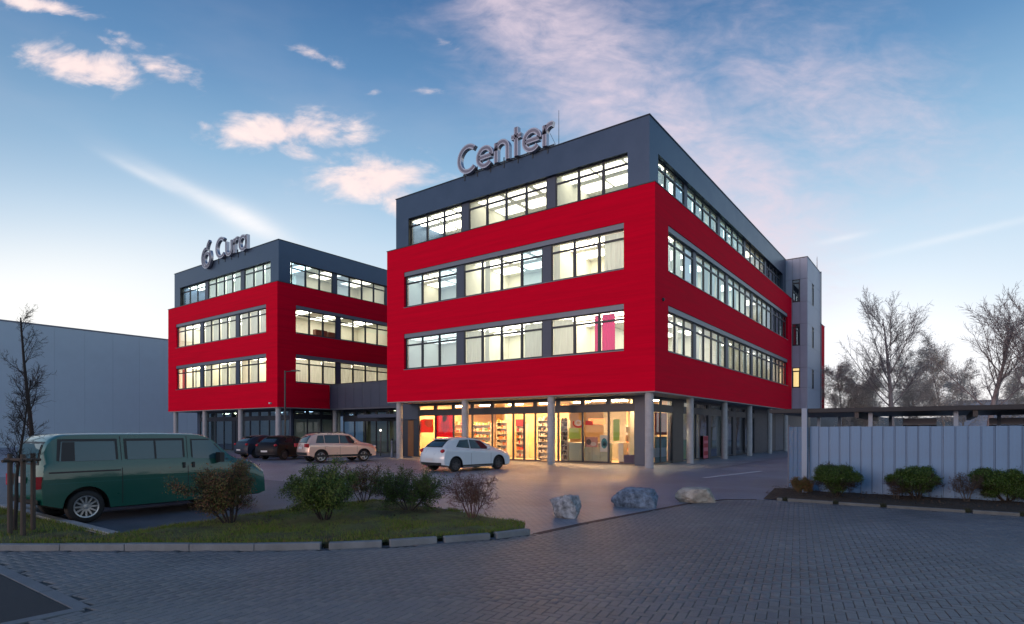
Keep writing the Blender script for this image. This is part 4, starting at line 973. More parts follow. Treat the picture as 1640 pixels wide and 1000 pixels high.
def resample(pts, step):
    out = []
    for a, c in zip(pts, pts[1:]):
        L_ = math.dist(a, c); n = max(1, int(L_ / step))
        for k in range(n): out.append((a[0] + (c[0] - a[0]) * k / n, a[1] + (c[1] - a[1]) * k / n))
    out.append(pts[-1]); return out
def smooth_pts(pts, it=2):
    for _ in range(it):
        pts = [pts[0]] + [((a[0] + 2 * b_[0] + c[0]) / 4, (a[1] + 2 * b_[1] + c[1]) / 4) for a, b_, c in zip(pts, pts[1:], pts[2:])] + [pts[-1]]
    return pts
class Car:
    """body lofted across its width from a side silhouette; +x forward, +y left"""
    def __init__(s, top, bottom, belt, W, slices, L, plan=.05):
        s.top = smooth_pts(resample(top, .09), 2); s.bot = resample(bottom, .035); s.belt = belt; s.W = W; s.sl = slices; s.L = L; s.plan = plan
    def beltz(s, x): return np.interp(x, [p[0] for p in s.belt], [p[1] for p in s.belt])
    def roofz(s, x):
        pts = [p for p in s.top]; best = -1
        for a, c in zip(pts, pts[1:]):
            if min(a[0], c[0]) - 1e-6 <= x <= max(a[0], c[0]) + 1e-6 and abs(c[0] - a[0]) > 1e-6:
                z = a[1] + (c[1] - a[1]) * (x - a[0]) / (c[0] - a[0]); best = max(best, z)
        return best if best > 0 else s.beltz(x)
    def px(s, x, yf): xm = s.L / 2; return xm + (x - xm) * (1 - s.plan * abs(yf) ** 3.5)
    def slice_pts(s, yf, g, zt_drop, zb_up, arched=False):
        out = []
        for x, z in s.top:
            bz = s.beltz(x); z2 = bz + (z - bz) * g if z > bz else z
            z2 = min(z2, max(bz, .3) - zt_drop) if zt_drop and z2 > bz - zt_drop else z2
            out.append((s.px(x, yf), z2))
        for x, z in s.bot:
            x2 = s.px(x, yf); z2 = z + zb_up
            if arched:
                for xw, zw, r in s.arches:
                    if abs(x2 - xw) < r: z2 = max(z2, zw + math.sqrt(r * r - (x2 - xw) ** 2))
            out.append((x2, z2))
        return out
    def body(s, name, m, parent, arches, mdark):
        rows = []; s.arches = arches; prev = None; ya = .70
        for yf, g, zd, zu in s.sl:
            if prev and prev[0] < ya <= yf:
                t = (ya - prev[0]) / (yf - prev[0]); gm, zdm, zum = (prev[k] + ((g, zd, zu)[k - 1] - prev[k]) * t for k in (1, 2, 3))
                rows.append((ya - .002, s.slice_pts(ya - .002, gm, 0, zum))); rows.append((ya, s.slice_pts(ya, gm, 0, zum, True)))
            if not (prev and abs(yf - ya) < .003): rows.append((yf, s.slice_pts(yf, g, zd, zu, yf >= ya)))
            prev = (yf, g, zd, zu)
        full = [(-yf, p) for yf, p in reversed(rows) if yf > 0] + rows
        n = len(full[0][1]); vs = []; fs = []
        for yf, p in full: vs += [(x, yf * s.W, z) for x, z in p]
        for i in range(len(full) - 1):
            for k in range(n):
                a = i * n + k; c = i * n + (k + 1) % n; fs.append((a, c, c + n, a + n))
        # caps as strips between top and bottom lines
        for base, flip in ((0, 1), ((len(full) - 1) * n, 0)):
            f = tuple(base + k for k in range(n)); fs.append(f if flip else f[::-1])
        me = bpy.data.meshes.new(name); me.from_pydata(vs, [], fs); me.update()
        bm = bmesh.new(); bm.from_mesh(me); bmesh.ops.recalc_face_normals(bm, faces=bm.faces[:]); bm.to_mesh(me); bm.free()
        me.materials.append(m); me.materials.append(mdark); nt_ = len(s.top); nf = len(full) - 1; mi = []
        for i in range(nf):
            for k in range(n): mi.append(1 if k >= nt_ - 1 and k < n else 0)
        mi += [0, 0]; me.polygons.foreach_set('material_index', mi)
        me.polygons.foreach_set('use_smooth', [True] * (len(me.polygons) - 2) + [False, False])
        o = bpy.data.objects.new(name, me); COL.objects.link(o)
        try: me.set_sharp_from_angle(angle=R(34))
        except Exception: pass
        me.polygons.foreach_set('use_smooth', [True] * (len(me.polygons) - 2) + [False, False])
        o.parent = parent; return o
    def side_y(s, x, z):
        bz = s.beltz(x); rz = s.roofz(x); pr = []
        for yf, g, zd, zu in s.sl: pr.append((g, yf, zd))
        if z >= bz and rz > bz + .02:
            t = (z - bz) / (rz - bz); gs = [(g, yf) for g, yf, zd in pr if zd == 0]
            gs.sort(); return np.interp(t, [q[0] for q in gs], [q[1] for q in gs]) * s.W
        zz = [(bz - zd, yf) for g, yf, zd in pr if g <= .1]; zz.sort()
        return np.interp(z, [q[0] for q in zz], [q[1] for q in zz]) * s.W
    def side_patch(s, poly, off=.008, sides=(-1, 1), nx=8, nz=4):
        """quad of four (x,z) corners laid on the body side"""
        (a, b_, c, d) = [Vector(p) for p in poly]; mb = MB()
        for sg_ in sides:
            vs = []
            for i in range(nx + 1):
                lo = a + (b_ - a) * i / nx; hi = d + (c - d) * i / nx
                for j in range(nz + 1): p = lo + (hi - lo) * j / nz; y = s.side_y(p.x, p.y); vs.append((s.px(p.x, y / s.W), sg_ * (y + off), p.y))
            mb.add(vs, [(i * (nz + 1) + j, (i + 1) * (nz + 1) + j, (i + 1) * (nz + 1) + j + 1, i * (nz + 1) + j + 1) for i in range(nx) for j in range(nz)])
        return mb
    def end_x(s, z, front=False):
        pts = s.top; best = None
        for a, c in zip(pts, pts[1:]):
            if min(a[1], c[1]) <= z <= max(a[1], c[1]) and abs(c[1] - a[1]) > 1e-5:
                x = a[0] + (c[0] - a[0]) * (z - a[1]) / (c[1] - a[1])
                if best is None or (x > best if front else x < best): best = x
        return best if best is not None else (s.L if front else 0)
    def end_patch(s, y0, y1, z0, z1, off=.01, front=False, ytop=None, ny=8, nz=5):
        mb = MB(); vs = []; ytop = ytop or (y0, y1)
        for i in range(ny + 1):
            for j in range(nz + 1):
                z = z0 + (z1 - z0) * j / nz; ya = y0 + (ytop[0] - y0) * j / nz; yb = y1 + (ytop[1] - y1) * j / nz; y = ya + (yb - ya) * i / ny
                vs.append((s.px(s.end_x(z, front), y / s.W) + (off if front else -off), y, z))
        mb.add(vs, [(i * (nz + 1) + j, (i + 1) * (nz + 1) + j, (i + 1) * (nz + 1) + j + 1, i * (nz + 1) + j + 1) for i in range(ny) for j in range(nz)]); return mb
def ellipsoid(c, r, n=14):
    b = MB(); b.lathe([(r[0] * math.sin(math.pi * k / 8) + 1e-4, r[2] * -math.cos(math.pi * k / 8)) for k in range(9)], n, 'Z', c, (1, r[1] / r[0])); return b
CGL = mat('car_window_glass', (.018, .03, .035), .04, spec=.8)
CGL2 = mat('van_window_glass', (.018, .075, .095), .05, spec=.8)
TRIM = mat('car_black_trim', (.015, .016, .018), .5)
LRED = mat('tail_light_red', (.45, .012, .02), .15, spec=.6); LCLR = mat('headlight_clear', (.55, .6, .62), .08, spec=.8); LORG = mat('indicator_orange', (.6, .12, .01), .2)
PLATE = mat('number_plate_white', (.6, .62, .62), .4)
def paint(name, c, metal=0.): return mat(name, c, .28, metal=metal, spec=.5, coat=.8, vary=.04, vscale=1.5)
HATCH = dict(top=[(.06, .32), (.0, .48), (.02, .68), (.08, .86), (.16, 1.04), (.40, 1.22), (.64, 1.39), (.92, 1.48), (1.45, 1.54), (1.95, 1.52), (2.4, 1.43), (2.85, 1.24), (3.28, 1.06), (3.8, .96), (4.15, .82), (4.30, .62), (4.33, .42), (4.26, .24)],
             bottom=[(4.0, .20), (3.0, .18), (1.2, .18), (.3, .24)], belt=[(0, 1.05), (1, 1.01), (2.6, .94), (3.25, .92), (3.7, .84), (4.33, .66)], W=.89, L=4.33, plan=.07,
             slices=[(0, 1, 0, 0), (.4, .995, 0, 0), (.64, .975, 0, 0), (.76, .92, 0, 0), (.93, .06, 0, 0), (.968, 0, .02, .0), (.990, 0, .06, .01), (1.0, 0, .12, .03)])
SUVS = dict(top=[(.05, .42), (.0, .62), (.04, .80), (.10, 1.08), (.30, 1.42), (.48, 1.60), (.8, 1.70), (1.6, 1.735), (2.4, 1.71), (2.8, 1.62), (3.35, 1.20), (3.5, 1.14), (4.1, 1.06), (4.42, .92), (4.52, .68), (4.48, .36)],
            bottom=[(4.2, .30), (3.0, .28), (1.2, .28), (.3, .32)], belt=[(0, 1.10), (1.5, 1.09), (3.3, 1.05), (4.0, .98), (4.52, .78)], W=.93, L=4.52, plan=.08,
            slices=[(0, 1, 0, 0), (.45, .995, 0, 0), (.70, .975, 0, 0), (.80, .92, 0, 0), (.94, .05, 0, 0), (.975, 0, .04, 0), (.992, 0, .10, .01), (1.0, 0, .20, .02)])
VAN = dict(top=[(.03, .42), (.0, .60), (.02, .9), (.05, 1.15), (.13, 1.55), (.20, 1.68), (.34, 1.745), (.8, 1.765), (2.2, 1.77), (3.0, 1.755), (3.25, 1.69), (3.55, 1.42), (3.82, 1.18), (4.15, 1.10), (4.48, 1.00), (4.60, .80), (4.62, .34)],
           bottom=[(4.45, .28), (3.0, .26), (1.2, .26), (.3, .32)], belt=[(0, 1.17), (3.4, 1.17), (3.8, 1.10), (4.2, 1.0), (4.62, .80)], W=.92, L=4.62, plan=.035,
           slices=[(0, 1, 0, 0), (.55, .998, 0, 0), (.78, .985, 0, 0), (.86, .945, 0, 0), (.955, .08, 0, 0), (.978, 0, .05, 0), (.993, 0, .15, .01), (1.0, 0, .28, .02)])

def make_car(kind, name, label, pm, rear_wheel, near_right, heading, group=None):
    """rear_wheel: ground contact of the near (right-hand) rear wheel"""
    S = dict(hatch=HATCH, suv=SUVS, van=VAN)[kind]; c = Car(**S)
    cat = 'van' if kind == 'van' else 'car'; wr, wb, wr_r, tw = dict(hatch=(.84, 2.6, .315, .205), suv=(.92, 2.62, .355, .225), van=(.80, 2.92, .325, .205))[kind]
    h = heading; rz = math.pi / 2 - h; fwd = Vector((math.sin(h), math.cos(h))); rgt = Vector((math.cos(h), -math.sin(h)))
    org = Vector(rear_wheel) - fwd * wr - rgt * (c.W - .08)
    t = thing(name, label, cat, (org.x, org.y, 0), rz, group)
    body = c.body('body', pm, t, [(wr, wr_r + .01, wr_r + .065), (wr + wb, wr_r + .01, wr_r + .065)], TRIM)
    ty, rim, disc = wheel_meshes(wr_r, tw, dict(hatch=7, suv=5, van=12)[kind], mat('alloy_rim', (.45, .46, .47), .3, metal=.7) if kind != 'hatch' else mat('dark_rim', (.05, .05, .055), .4))
    for x in (wr, wr + wb):
        for sg_ in (-1, 1):
            w = bpy.data.objects.new('wheel', ty); COL.objects.link(w); w.parent = t; w.location = (x, sg_ * (c.W - .09 - tw / 2 + .06), wr_r); w.rotation_euler = (0, 0, 0 if sg_ < 0 else math.pi)
            place_in('rim', rim, w); place_in('brake_disc', disc, w)
    P = lambda mb, nm, m, par=t, sm=True: mb.build(nm, m, par, world=False, smooth=sm)
    def win(q, nm='side_window', g=CGL, grow=.022):
        cx = sum(p[0] for p in q) / 4; cz = sum(p[1] for p in q) / 4
        big = [(p[0] + math.copysign(grow, p[0] - cx), p[1] + math.copysign(grow, p[1] - cz)) for p in q]
        for sg_ in (-1, 1): o = P(c.side_patch(big, .004, (sg_,)), nm, TRIM); P(c.side_patch(q, .010, (sg_,)), 'glass', g, o)
    if kind == 'hatch':
        win([(.84, 1.12), (1.62, 1.05), (1.62, 1.41), (1.16, 1.38)]); win([(1.72, 1.04), (2.92, 1.0), (2.46, 1.34), (1.72, 1.41)])
        o = P(c.end_patch(-.62, .62, 1.09, 1.42, .006, ytop=(-.50, .50)), 'rear_window', TRIM); P(c.end_patch(-.58, .58, 1.12, 1.40, .014, ytop=(-.47, .47)), 'glass', CGL, o)
        o = P(c.end_patch(-.66, .66, 1.08, 1.42, .008, True, ytop=(-.52, .52)), 'windscreen', CGL)
        for sg_ in (-1, 1):
            P(ellipsoid((.20, sg_ * .74, .93), (.12, .10, .085)), 'tail_light', LRED); P(ellipsoid((4.08, sg_ * .68, .72), (.14, .12, .09)), 'headlight', LCLR)
            P(ellipsoid((2.72, sg_ * .95, 1.02), (.08, .10, .06)), 'mirror', pm)
        P(c.end_patch(-.74, .74, .30, .42, .012), 'bumper_trim', TRIM); P(c.end_patch(-.26, .26, .50, .61, .018), 'number_plate', PLATE)
        b = MB(); b.box((.60, -.5, 1.435), (.86, .5, 1.465)); P(b, 'roof_spoiler', pm, sm=False)
        for xs in (1.68, 2.98): [P(c.side_patch([(xs, .30), (xs + .012, .30), (xs + .012, .97), (xs, .97)], .003, (s_,)), 'door_gap', TRIM) for s_ in (-1, 1)]
        P(c.side_patch([(1.15, .22), (3.1, .22), (3.1, .30), (1.15, .30)], .006), 'sill_trim', TRIM)
        [P(MB().box((1.80, s_ * .895 - .012, .86), (1.98, s_ * .895 + .012, .89)), 'door_handle', pm, sm=False) for s_ in (-1, 1)]
    elif kind == 'suv':
        win([(.52, 1.15), (1.02, 1.14), (1.02, 1.55), (.72, 1.54)]); win([(1.10, 1.14), (1.98, 1.13), (1.98, 1.56), (1.10, 1.56)]); win([(2.06, 1.13), (3.12, 1.10), (2.66, 1.52), (2.06, 1.56)])
        o = P(c.end_patch(-.66, .66, 1.14, 1.56, .006, ytop=(-.56, .56)), 'rear_window', TRIM); P(c.end_patch(-.62, .62, 1.17, 1.53, .014, ytop=(-.53, .53)), 'glass', CGL, o)
        P(c.end_patch(-.70, .70, 1.20, 1.60, .008, True, ytop=(-.56, .56)), 'windscreen', CGL)
        for sg_ in (-1, 1):
            b = MB(); b.box((.02, sg_ * .80 - .10, .90), (.20, sg_ * .80 + .12, 1.10)); P(b, 'tail_light', LRED, sm=False)
            P(ellipsoid((4.28, sg_ * .70, .88), (.14, .14, .10)), 'headlight', LCLR); P(ellipsoid((2.95, sg_ * 1.0, 1.16), (.08, .11, .08)), 'mirror', pm)
            b = MB(); b.tube((.85, sg_ * .68, 1.74), (2.45, sg_ * .68, 1.75), .022, .022, 8)
            for xs in (.87, 1.65, 2.43): b.box((xs - .03, sg_ * .68 - .015, 1.66), (xs + .03, sg_ * .68 + .015, 1.745))
            P(b, 'roof_rail', STEEL)
        P(c.end_patch(-.80, .80, .44, .60, .02), 'bumper_trim', TRIM); P(c.end_patch(-.26, .26, .80, .91, .016), 'number_plate', PLATE)
        P(c.side_patch([(.4, .33), (4.2, .33), (4.2, .45), (.4, .45)], .006), 'sill_trim', TRIM)
        for xs in (1.04, 2.01, 3.16): [P(c.side_patch([(xs, .46), (xs + .014, .46), (xs + .014, 1.08), (xs, 1.08)], .003, (s_,)), 'door_gap', TRIM) for s_ in (-1, 1)]
        [P(MB().box((xs, s_ * .93 - .014, .92), (xs + .18, s_ * .93 + .014, .95)), 'door_handle', pm, sm=False) for s_ in (-1, 1) for xs in (1.16, 2.14)]
    else:
        win([(.30, 1.22), (1.28, 1.22), (1.28, 1.60), (.36, 1.60)], g=CGL2, grow=.05); win([(1.50, 1.22), (2.62, 1.22), (2.62, 1.60), (1.50, 1.60)], g=CGL2, grow=.05); win([(2.84, 1.20), (3.66, 1.17), (3.26, 1.60), (2.84, 1.60)], g=CGL2, grow=.03)
        o = P(c.end_patch(-.72, .72, 1.16, 1.60, .006, ytop=(-.66, .66)), 'rear_window', TRIM); P(c.end_patch(-.67, .67, 1.20, 1.56, .014, ytop=(-.62, .62)), 'glass', CGL2, o)
        P(c.end_patch(-.74, .74, 1.18, 1.66, .008, True, ytop=(-.66, .66)), 'windscreen', CGL2)
        for sg_ in (-1, 1):
            b = MB(); b.box((-.01, sg_ * .83 - .06, .72), (.11, sg_ * .83 + .095, .95)); P(b, 'tail_light', LRED, sm=False)
            P(ellipsoid((4.50, sg_ * .68, .80), (.10, .15, .10)), 'headlight', LCLR); b = MB(); b.box((3.32, sg_ * 1.02 - .1, 1.10), (3.42, sg_ * 1.02 + .1, 1.32)); P(b, 'mirror', TRIM, sm=False)
        [P(c.side_patch([(.33, 1.23), (.56, 1.23), (.58, 1.59), (.38, 1.59)], .016, (s_,)), 'window_pillar', TRIM) for s_ in (-1, 1)]; P(c.end_patch(-.86, .86, .36, .52, .05), 'bumper', TRIM); P(c.end_patch(-.26, .26, .80, .92, .016), 'number_plate', PLATE)
        P(c.side_patch([(.12, 1.0), (1.36, 1.0), (1.36, 1.03), (.12, 1.03)], .004), 'sliding_rail', TRIM)
        for xs, s_ in [(q, w_) for q in (1.38, 2.72, 3.78) for w_ in (-1, 1)]: P(c.side_patch([(xs, .34), (xs + .014, .34), (xs + .014, 1.16 if xs > 3 else 1.70), (xs, 1.16 if xs > 3 else 1.70)], .003, (s_,), nz=10), 'door_gap', TRIM)
        P(c.side_patch([(2.03, 1.22), (2.07, 1.22), (2.07, 1.60), (2.03, 1.60)], .014), 'window_bar', TRIM)
        P(c.side_patch([(.1, .80), (4.2, .80), (4.2, .815), (.1, .815)], .002), 'body_crease', mat('van_crease', (.006, .10, .085), .4))
        [P(MB().box((xs, s_ * .915 - .02, 1.00), (xs + .05, s_ * .915 + .02, 1.12)), 'door_handle', TRIM, sm=False) for s_ in (-1, 1) for xs in (2.60, 2.80)]
        P(c.end_patch(-.012, .012, .45, 1.70, .004, nz=14), 'door_gap', TRIM)
        b = MB(); b.box((.25, -.02, 1.56), (.30, .02, 1.60)); 
    return t
vw = at(137, 838)
make_car('van', 'parked_van', 'dark green panelled van parked beside the grass island', paint('van_green', (.002, .082, .060)), vw, True, 0.0)
cr = at(729, 756)
make_car('hatch', 'parked_car', 'white hatchback parked in front of the lit shop', paint('car_white', (.62, .70, .74)), cr, True, R(9))
make_car('suv', 'parked_car', 'silver off-road estate car with painted-on shop glow, between the van and the white hatchback', paint('suv_silver_shop_glow', (.72, .50, .40), .45), at(514, 741.5), True, R(14))  # silver body; the shop light's warm reflection is mixed into its paint colour
def cxy(px, d): return at_d(px, d)
make_car('hatch', 'parked_car', 'very dark car directly left of the silver off-road car', mat('car_near_black', (.006, .006, .010), .5, spec=.25), cxy(455, 37.0), True, R(-14))
make_car('hatch', 'parked_car', 'dark blue car with bright red tail lights farther left, half hidden by the big shrub', mat('car_dark_blue', (.02, .03, .05), .45, spec=.3), cxy(411, 39.5), True, R(2))
make_car('hatch', 'parked_car', 'small car at the left edge of the view beyond the green van', paint('car_slate', (.03, .045, .06)), (-17.7, 7.6), True, math.pi)

# ================================================================== VEGETATION
def seg_mesh(name, segs, m, n=4):
    A = np.array([s[0] for s in segs], dtype=float); B = np.array([s[1] for s in segs], dtype=float); ra = np.array([s[2] for s in segs]); rb = np.array([s[3] for s in segs])
    d = B - A; d /= np.maximum(np.linalg.norm(d, axis=1), 1e-6)[:, None]
    h = np.where(np.abs(d[:, 2:3]) > .9, np.array([[1., 0, 0]]), np.array([[0, 0, 1.]])); u = np.cross(d, h); u /= np.linalg.norm(u, axis=1)[:, None]; v = np.cross(d, u)
    k = len(segs); V = np.empty((k, 2 * n, 3))
    for q in range(n):
        a = 2 * math.pi * q / n; o = u * math.cos(a) + v * math.sin(a); V[:, q] = A + o * ra[:, None]; V[:, n + q] = B + o * rb[:, None]
    f = np.array([(q, (q + 1) % n, n + (q + 1) % n, n + q) for q in range(n)]); F_ = f[None] + (np.arange(k) * 2 * n)[:, None, None]
    return np_mesh(name, V, F_.reshape(-1, 4), m, smooth=True)
def grow(rnd, p, d, length, r, level, P, out, tips):
    n = P['n'][level]; seg = length / n; pos = Vector(p); d = Vector(d).normalized(); r1 = r * P['taper'][level]
    for i in range(n):
        f = i / n; d = (d + Vector((rnd.gauss(0, 1), rnd.gauss(0, 1), rnd.gauss(0, 1))) * P['wob'][level] + Vector((0, 0, P['up'][level]))).normalized()
        q = pos + d * seg; ra = r + (r1 - r) * f; rb = r + (r1 - r) * (f + 1 / n); out.append((tuple(pos), tuple(q), ra, rb, level))
        if level < len(P['kids']) and f >= P['start'][level]:
            kk = P['kids'][level]; m = int(kk) + (rnd.random() < kk - int(kk))
            for _ in range(m):
                a = rnd.uniform(0, 2 * math.pi); o = d.orthogonal().normalized(); o = (o * math.cos(a) + d.cross(o) * math.sin(a)); an = R(rnd.gauss(P['ang'][level], 8))
                nd = (d * math.cos(an) + o * math.sin(an)); t = rnd.random(); base = pos + (q - pos) * t
                grow(rnd, base, nd, length * P['ratio'][level] * rnd.uniform(.6, 1.15) * (1 - P['shrink'][level] * f), max(P['rmin'], rb * P['rr'][level]), level + 1, P, out, tips)
        pos = q
    tips.append((tuple(pos), tuple(d)))
    return
def leaves_mesh(name, pts, size, mats, seed, per=3, spread=.1, probs=None):
    rng = np.random.default_rng(seed); P = np.repeat(np.array(pts, dtype=float), per, 0); n = len(P); P = P + rng.normal(0, spread, (n, 3))
    a = rng.normal(0, 1, (n, 3)); a /= np.linalg.norm(a, axis=1)[:, None]; c = np.cross(a, rng.normal(0, 1, (n, 3))); c /= np.linalg.norm(c, axis=1)[:, None]; s = size * rng.uniform(.6, 1.4, n)[:, None]
    V = np.stack([P - a * s, P + c * s * .42, P + a * s, P - c * s * .42], 1)
    return np_mesh(name, V, np.arange(n * 4).reshape(-1, 4), None, mats=mats, mi=rng.choice(len(mats), n, p=probs))
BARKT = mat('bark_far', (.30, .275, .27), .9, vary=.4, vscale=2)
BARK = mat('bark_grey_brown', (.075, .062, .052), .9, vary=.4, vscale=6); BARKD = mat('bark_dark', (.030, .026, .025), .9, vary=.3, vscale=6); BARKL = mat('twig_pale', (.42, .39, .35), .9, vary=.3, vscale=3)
LG = [mat('leaf_green_%s' % 'abc'[i], c, .6, spec=.3) for i, c in enumerate([(.05, .10, .02), (.085, .15, .03), (.13, .18, .045)])]
LR = [mat('leaf_rust_%s' % 'abc'[i], c, .6, spec=.3) for i, c in enumerate([(.08, .11, .03), (.14, .11, .045), (.17, .075, .045)])]
LD = [mat('leaf_hedge_%s' % 'abc'[i], c, .5, spec=.4) for i, c in enumerate([(.018, .05, .010), (.035, .085, .012), (.06, .12, .02)])]
LB = [mat('bud_%s' % 'ab'[i], c, .8) for i, c in enumerate([(.62, .58, .50), (.72, .67, .60)])]
def plant(name, label, cat, loc, seed, P, h, r, m, group=None, leaf=None, stems=1, splay=0., parts=('trunk', 'crown'), lean=(0, 0)):
    rnd = random.Random(seed); out, tips = [], []
    for s in range(stems):
        a = 2 * math.pi * (s + rnd.random() * .6) / max(1, stems); sp = splay * rnd.uniform(.5, 1.1)
        grow(rnd, (math.cos(a) * .05 * (stems > 1), math.sin(a) * .05 * (stems > 1), 0), (math.cos(a) * sp + lean[0], math.sin(a) * sp + lean[1], 1), h * rnd.uniform(.88, 1.05), r, 0, P, out, tips)
    t = thing(name, label, cat, (loc[0], loc[1], loc[2] if len(loc) > 2 else 0), 0, group)
    tr = [s for s in out if s[4] == 0]; br = [s for s in out if s[4] > 0]
    o = bpy.data.objects.new(parts[0], seg_mesh(parts[0], tr, m, 8)); link(o, t, False)
    if br: o = bpy.data.objects.new(parts[1], seg_mesh(parts[1], br, m, 3)); link(o, t, False)
    if leaf:
        lm, size, per, spread, frac = leaf[:5]; pts = [s[1] for s in br if s[4] >= 2 and rnd.random() < frac] or [s[1] for s in br]
        if len(leaf) > 5: pts = [p for p in pts if leaf[5](p)]
        o = bpy.data.objects.new('foliage', leaves_mesh('foliage', pts, size, lm, seed, per, spread)); link(o, t, False)
    return t
TALL = dict(n=[14, 9, 6, 4, 3], taper=[.16, .25, .4, .5], wob=[.035, .05, .09, .14], up=[.02, .05, .03, .02], kids=[2.7, 1.9, 2.0], start=[.22, .15, .1], ang=[40, 32, 38], ratio=[.66, .42, .45], shrink=[.66, .35, .3], rr=[.42, .5, .6], rmin=.012)
BUSHY = dict(n=[10, 7, 5, 3], taper=[.2, .3, .4, .5], wob=[.06, .10, .14, .18], up=[.01, .03, .01, .0], kids=[3.6, 2.6, 2.4], start=[.12, .1, .05], ang=[48, 45, 48], ratio=[.45, .48, .5], shrink=[.55, .35, .3], rr=[.45, .5, .6], rmin=.010)
def back_tree(px, d, top_py, P, seed, label, r, m, kinds, leaf=None, cat='tree', name='bare_tree', lean=(0, 0)):
    x, y = at_d(px, d); h = EYE + (HYP - top_py) * d / FPX
    plant(name, label, cat, (x, y, 0), seed, P, h * .93, r, m, kinds, leaf, lean=lean)
GB = 'bare trees behind the carport'; GM = 'bushy budding trees behind the carport'
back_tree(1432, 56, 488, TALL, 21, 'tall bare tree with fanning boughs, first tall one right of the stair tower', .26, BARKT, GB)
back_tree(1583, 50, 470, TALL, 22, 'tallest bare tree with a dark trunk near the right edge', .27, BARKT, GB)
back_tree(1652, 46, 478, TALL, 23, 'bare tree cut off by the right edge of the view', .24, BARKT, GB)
TOPS = [(1352, 62, 562, 'leftmost'), (1388, 66, 585, 'second from the left'), (1402, 60, 575, None), (1478, 64, 548, 'middle and tallest'), (1512, 60, 552, None), (1543, 66, 575, None), (1618, 64, 590, 'rightmost'), (1455, 70, 575, None)]
LBL = ['budding shrubby tree directly right of the red rear wing', 'low budding tree between the leftmost shrubby one and the fanning tall tree', 'budding tree just left of the fanning tall tree trunk', 'round-topped budding tree midway between the two tall bare trees',
       'dense budding tree right of the round-topped one', 'low budding tree just left of the tallest tree trunk', 'low budding tree between the tallest tree and the right edge', 'faint budding tree farthest back right of the fanning tree']
for i, (px, d, tp, _) in enumerate(TOPS):
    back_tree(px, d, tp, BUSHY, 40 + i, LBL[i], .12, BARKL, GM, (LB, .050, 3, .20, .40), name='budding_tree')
# hazy low hill and pale shed far beyond
hill = MB(); N_ = 60
pts = [(at_d(CXP + (k - 30) * 46, 420)) for k in range(N_)]
hs = [6 + 3 * mnoise.noise(Vector((k * .35, 3, 1))) for k in range(N_)]
vs = []
for (x, y), h_ in zip(pts, hs): vs += [(x, y, -2), (x, y, max(3, h_ * 2.0))]; 
hb = [(x * 1.3, y * 1.3) for x, y in pts]
n0 = len(vs)
for (x, y) in hb: vs.append((x, y, -2))
hill.add(vs, [(2 * k, 2 * k + 2, 2 * k + 3, 2 * k + 1) for k in range(N_ - 1)] + [(2 * k + 1, 2 * k + 3, n0 + k + 1, n0 + k) for k in range(N_ - 1)])
hill.build('hills', mat('distant_wood', (.10, .13, .15), .95, vary=.3, vscale=.05), smooth=True, kind='structure')
sx_, sy_ = at_d(1640, 95)
shed = thing('pale_shed', 'pale blue-grey flat shed seen low between the trees at the right edge', 'building', (sx_, sy_, 0))
b = MB(); b.box((-9, -5, 0), (12, 5, 6.6)); b.build('wall', mat('shed_pale', (.34, .40, .50), .7, vary=.1), shed, world=False); b = MB(); b.box((-9.2, -5.2, 6.6), (12.2, 5.2, 6.8)); b.build('roof_edge', GREYM, shed, world=False)

SLIM = dict(n=[14, 7, 5, 3], taper=[.25, .3, .4, .5], wob=[.014, .06, .09, .12], up=[.02, .06, .03, .0], kids=[1.9, 1.7, 1.5], start=[.25, .1, .1], ang=[38, 40, 42], ratio=[.22, .5, .5], shrink=[.5, .35, .3], rr=[.4, .5, .6], rmin=.0035)
x, y = at_d(56, 16.4); plant('bare_tree', 'slender leafless tree rising behind the green van against the pale warehouse', 'tree', (x, y, 0), 5, SLIM, 4.85, .075, BARKD)
x, y = at_d(24, 10.15); plant('young_tree', 'young bare tree tied between three wooden stakes at the left edge', 'tree', (x, y, .08), 9, dict(SLIM, rmin=.003, start=[.32, .1, .1], kids=[2.4, 1.8, 1.5], wob=[.05, .08, .1, .12]), 2.9, .034, BARKD, lean=(.05, 0))
st = thing('tree_stakes', 'three dark wooden stakes joined by crossbars around the young tree', 'stakes', at(35, 862) + (0,))
WS = mat('weathered_stake_wood', (.075, .060, .050), .85, vary=.3, vscale=6, stretch=(8, 8, .6))
tops = []
for px, py in ((16, 864), (37, 866), (53, 858)):
    x, y = at(px, py); b = MB(); b.tube((x, y, .04), (x, y, 1.42), .038, .036, 10); b.build('stake', WS, st); tops.append((x, y))
for i, (p, q) in enumerate(((0, 1), (1, 2), (2, 0))):
    (xa_, ya_), (xb_, yb_) = tops[p], tops[q]; e = Vector((xb_ - xa_, yb_ - ya_)).normalized() * .12; z = 1.33 - .012 * i; b = MB(); b.tube((xa_ - e.x, ya_ - e.y, z), (xb_ + e.x, yb_ + e.y, z), .026, .026, 8); b.build('crossbar', WS, st)
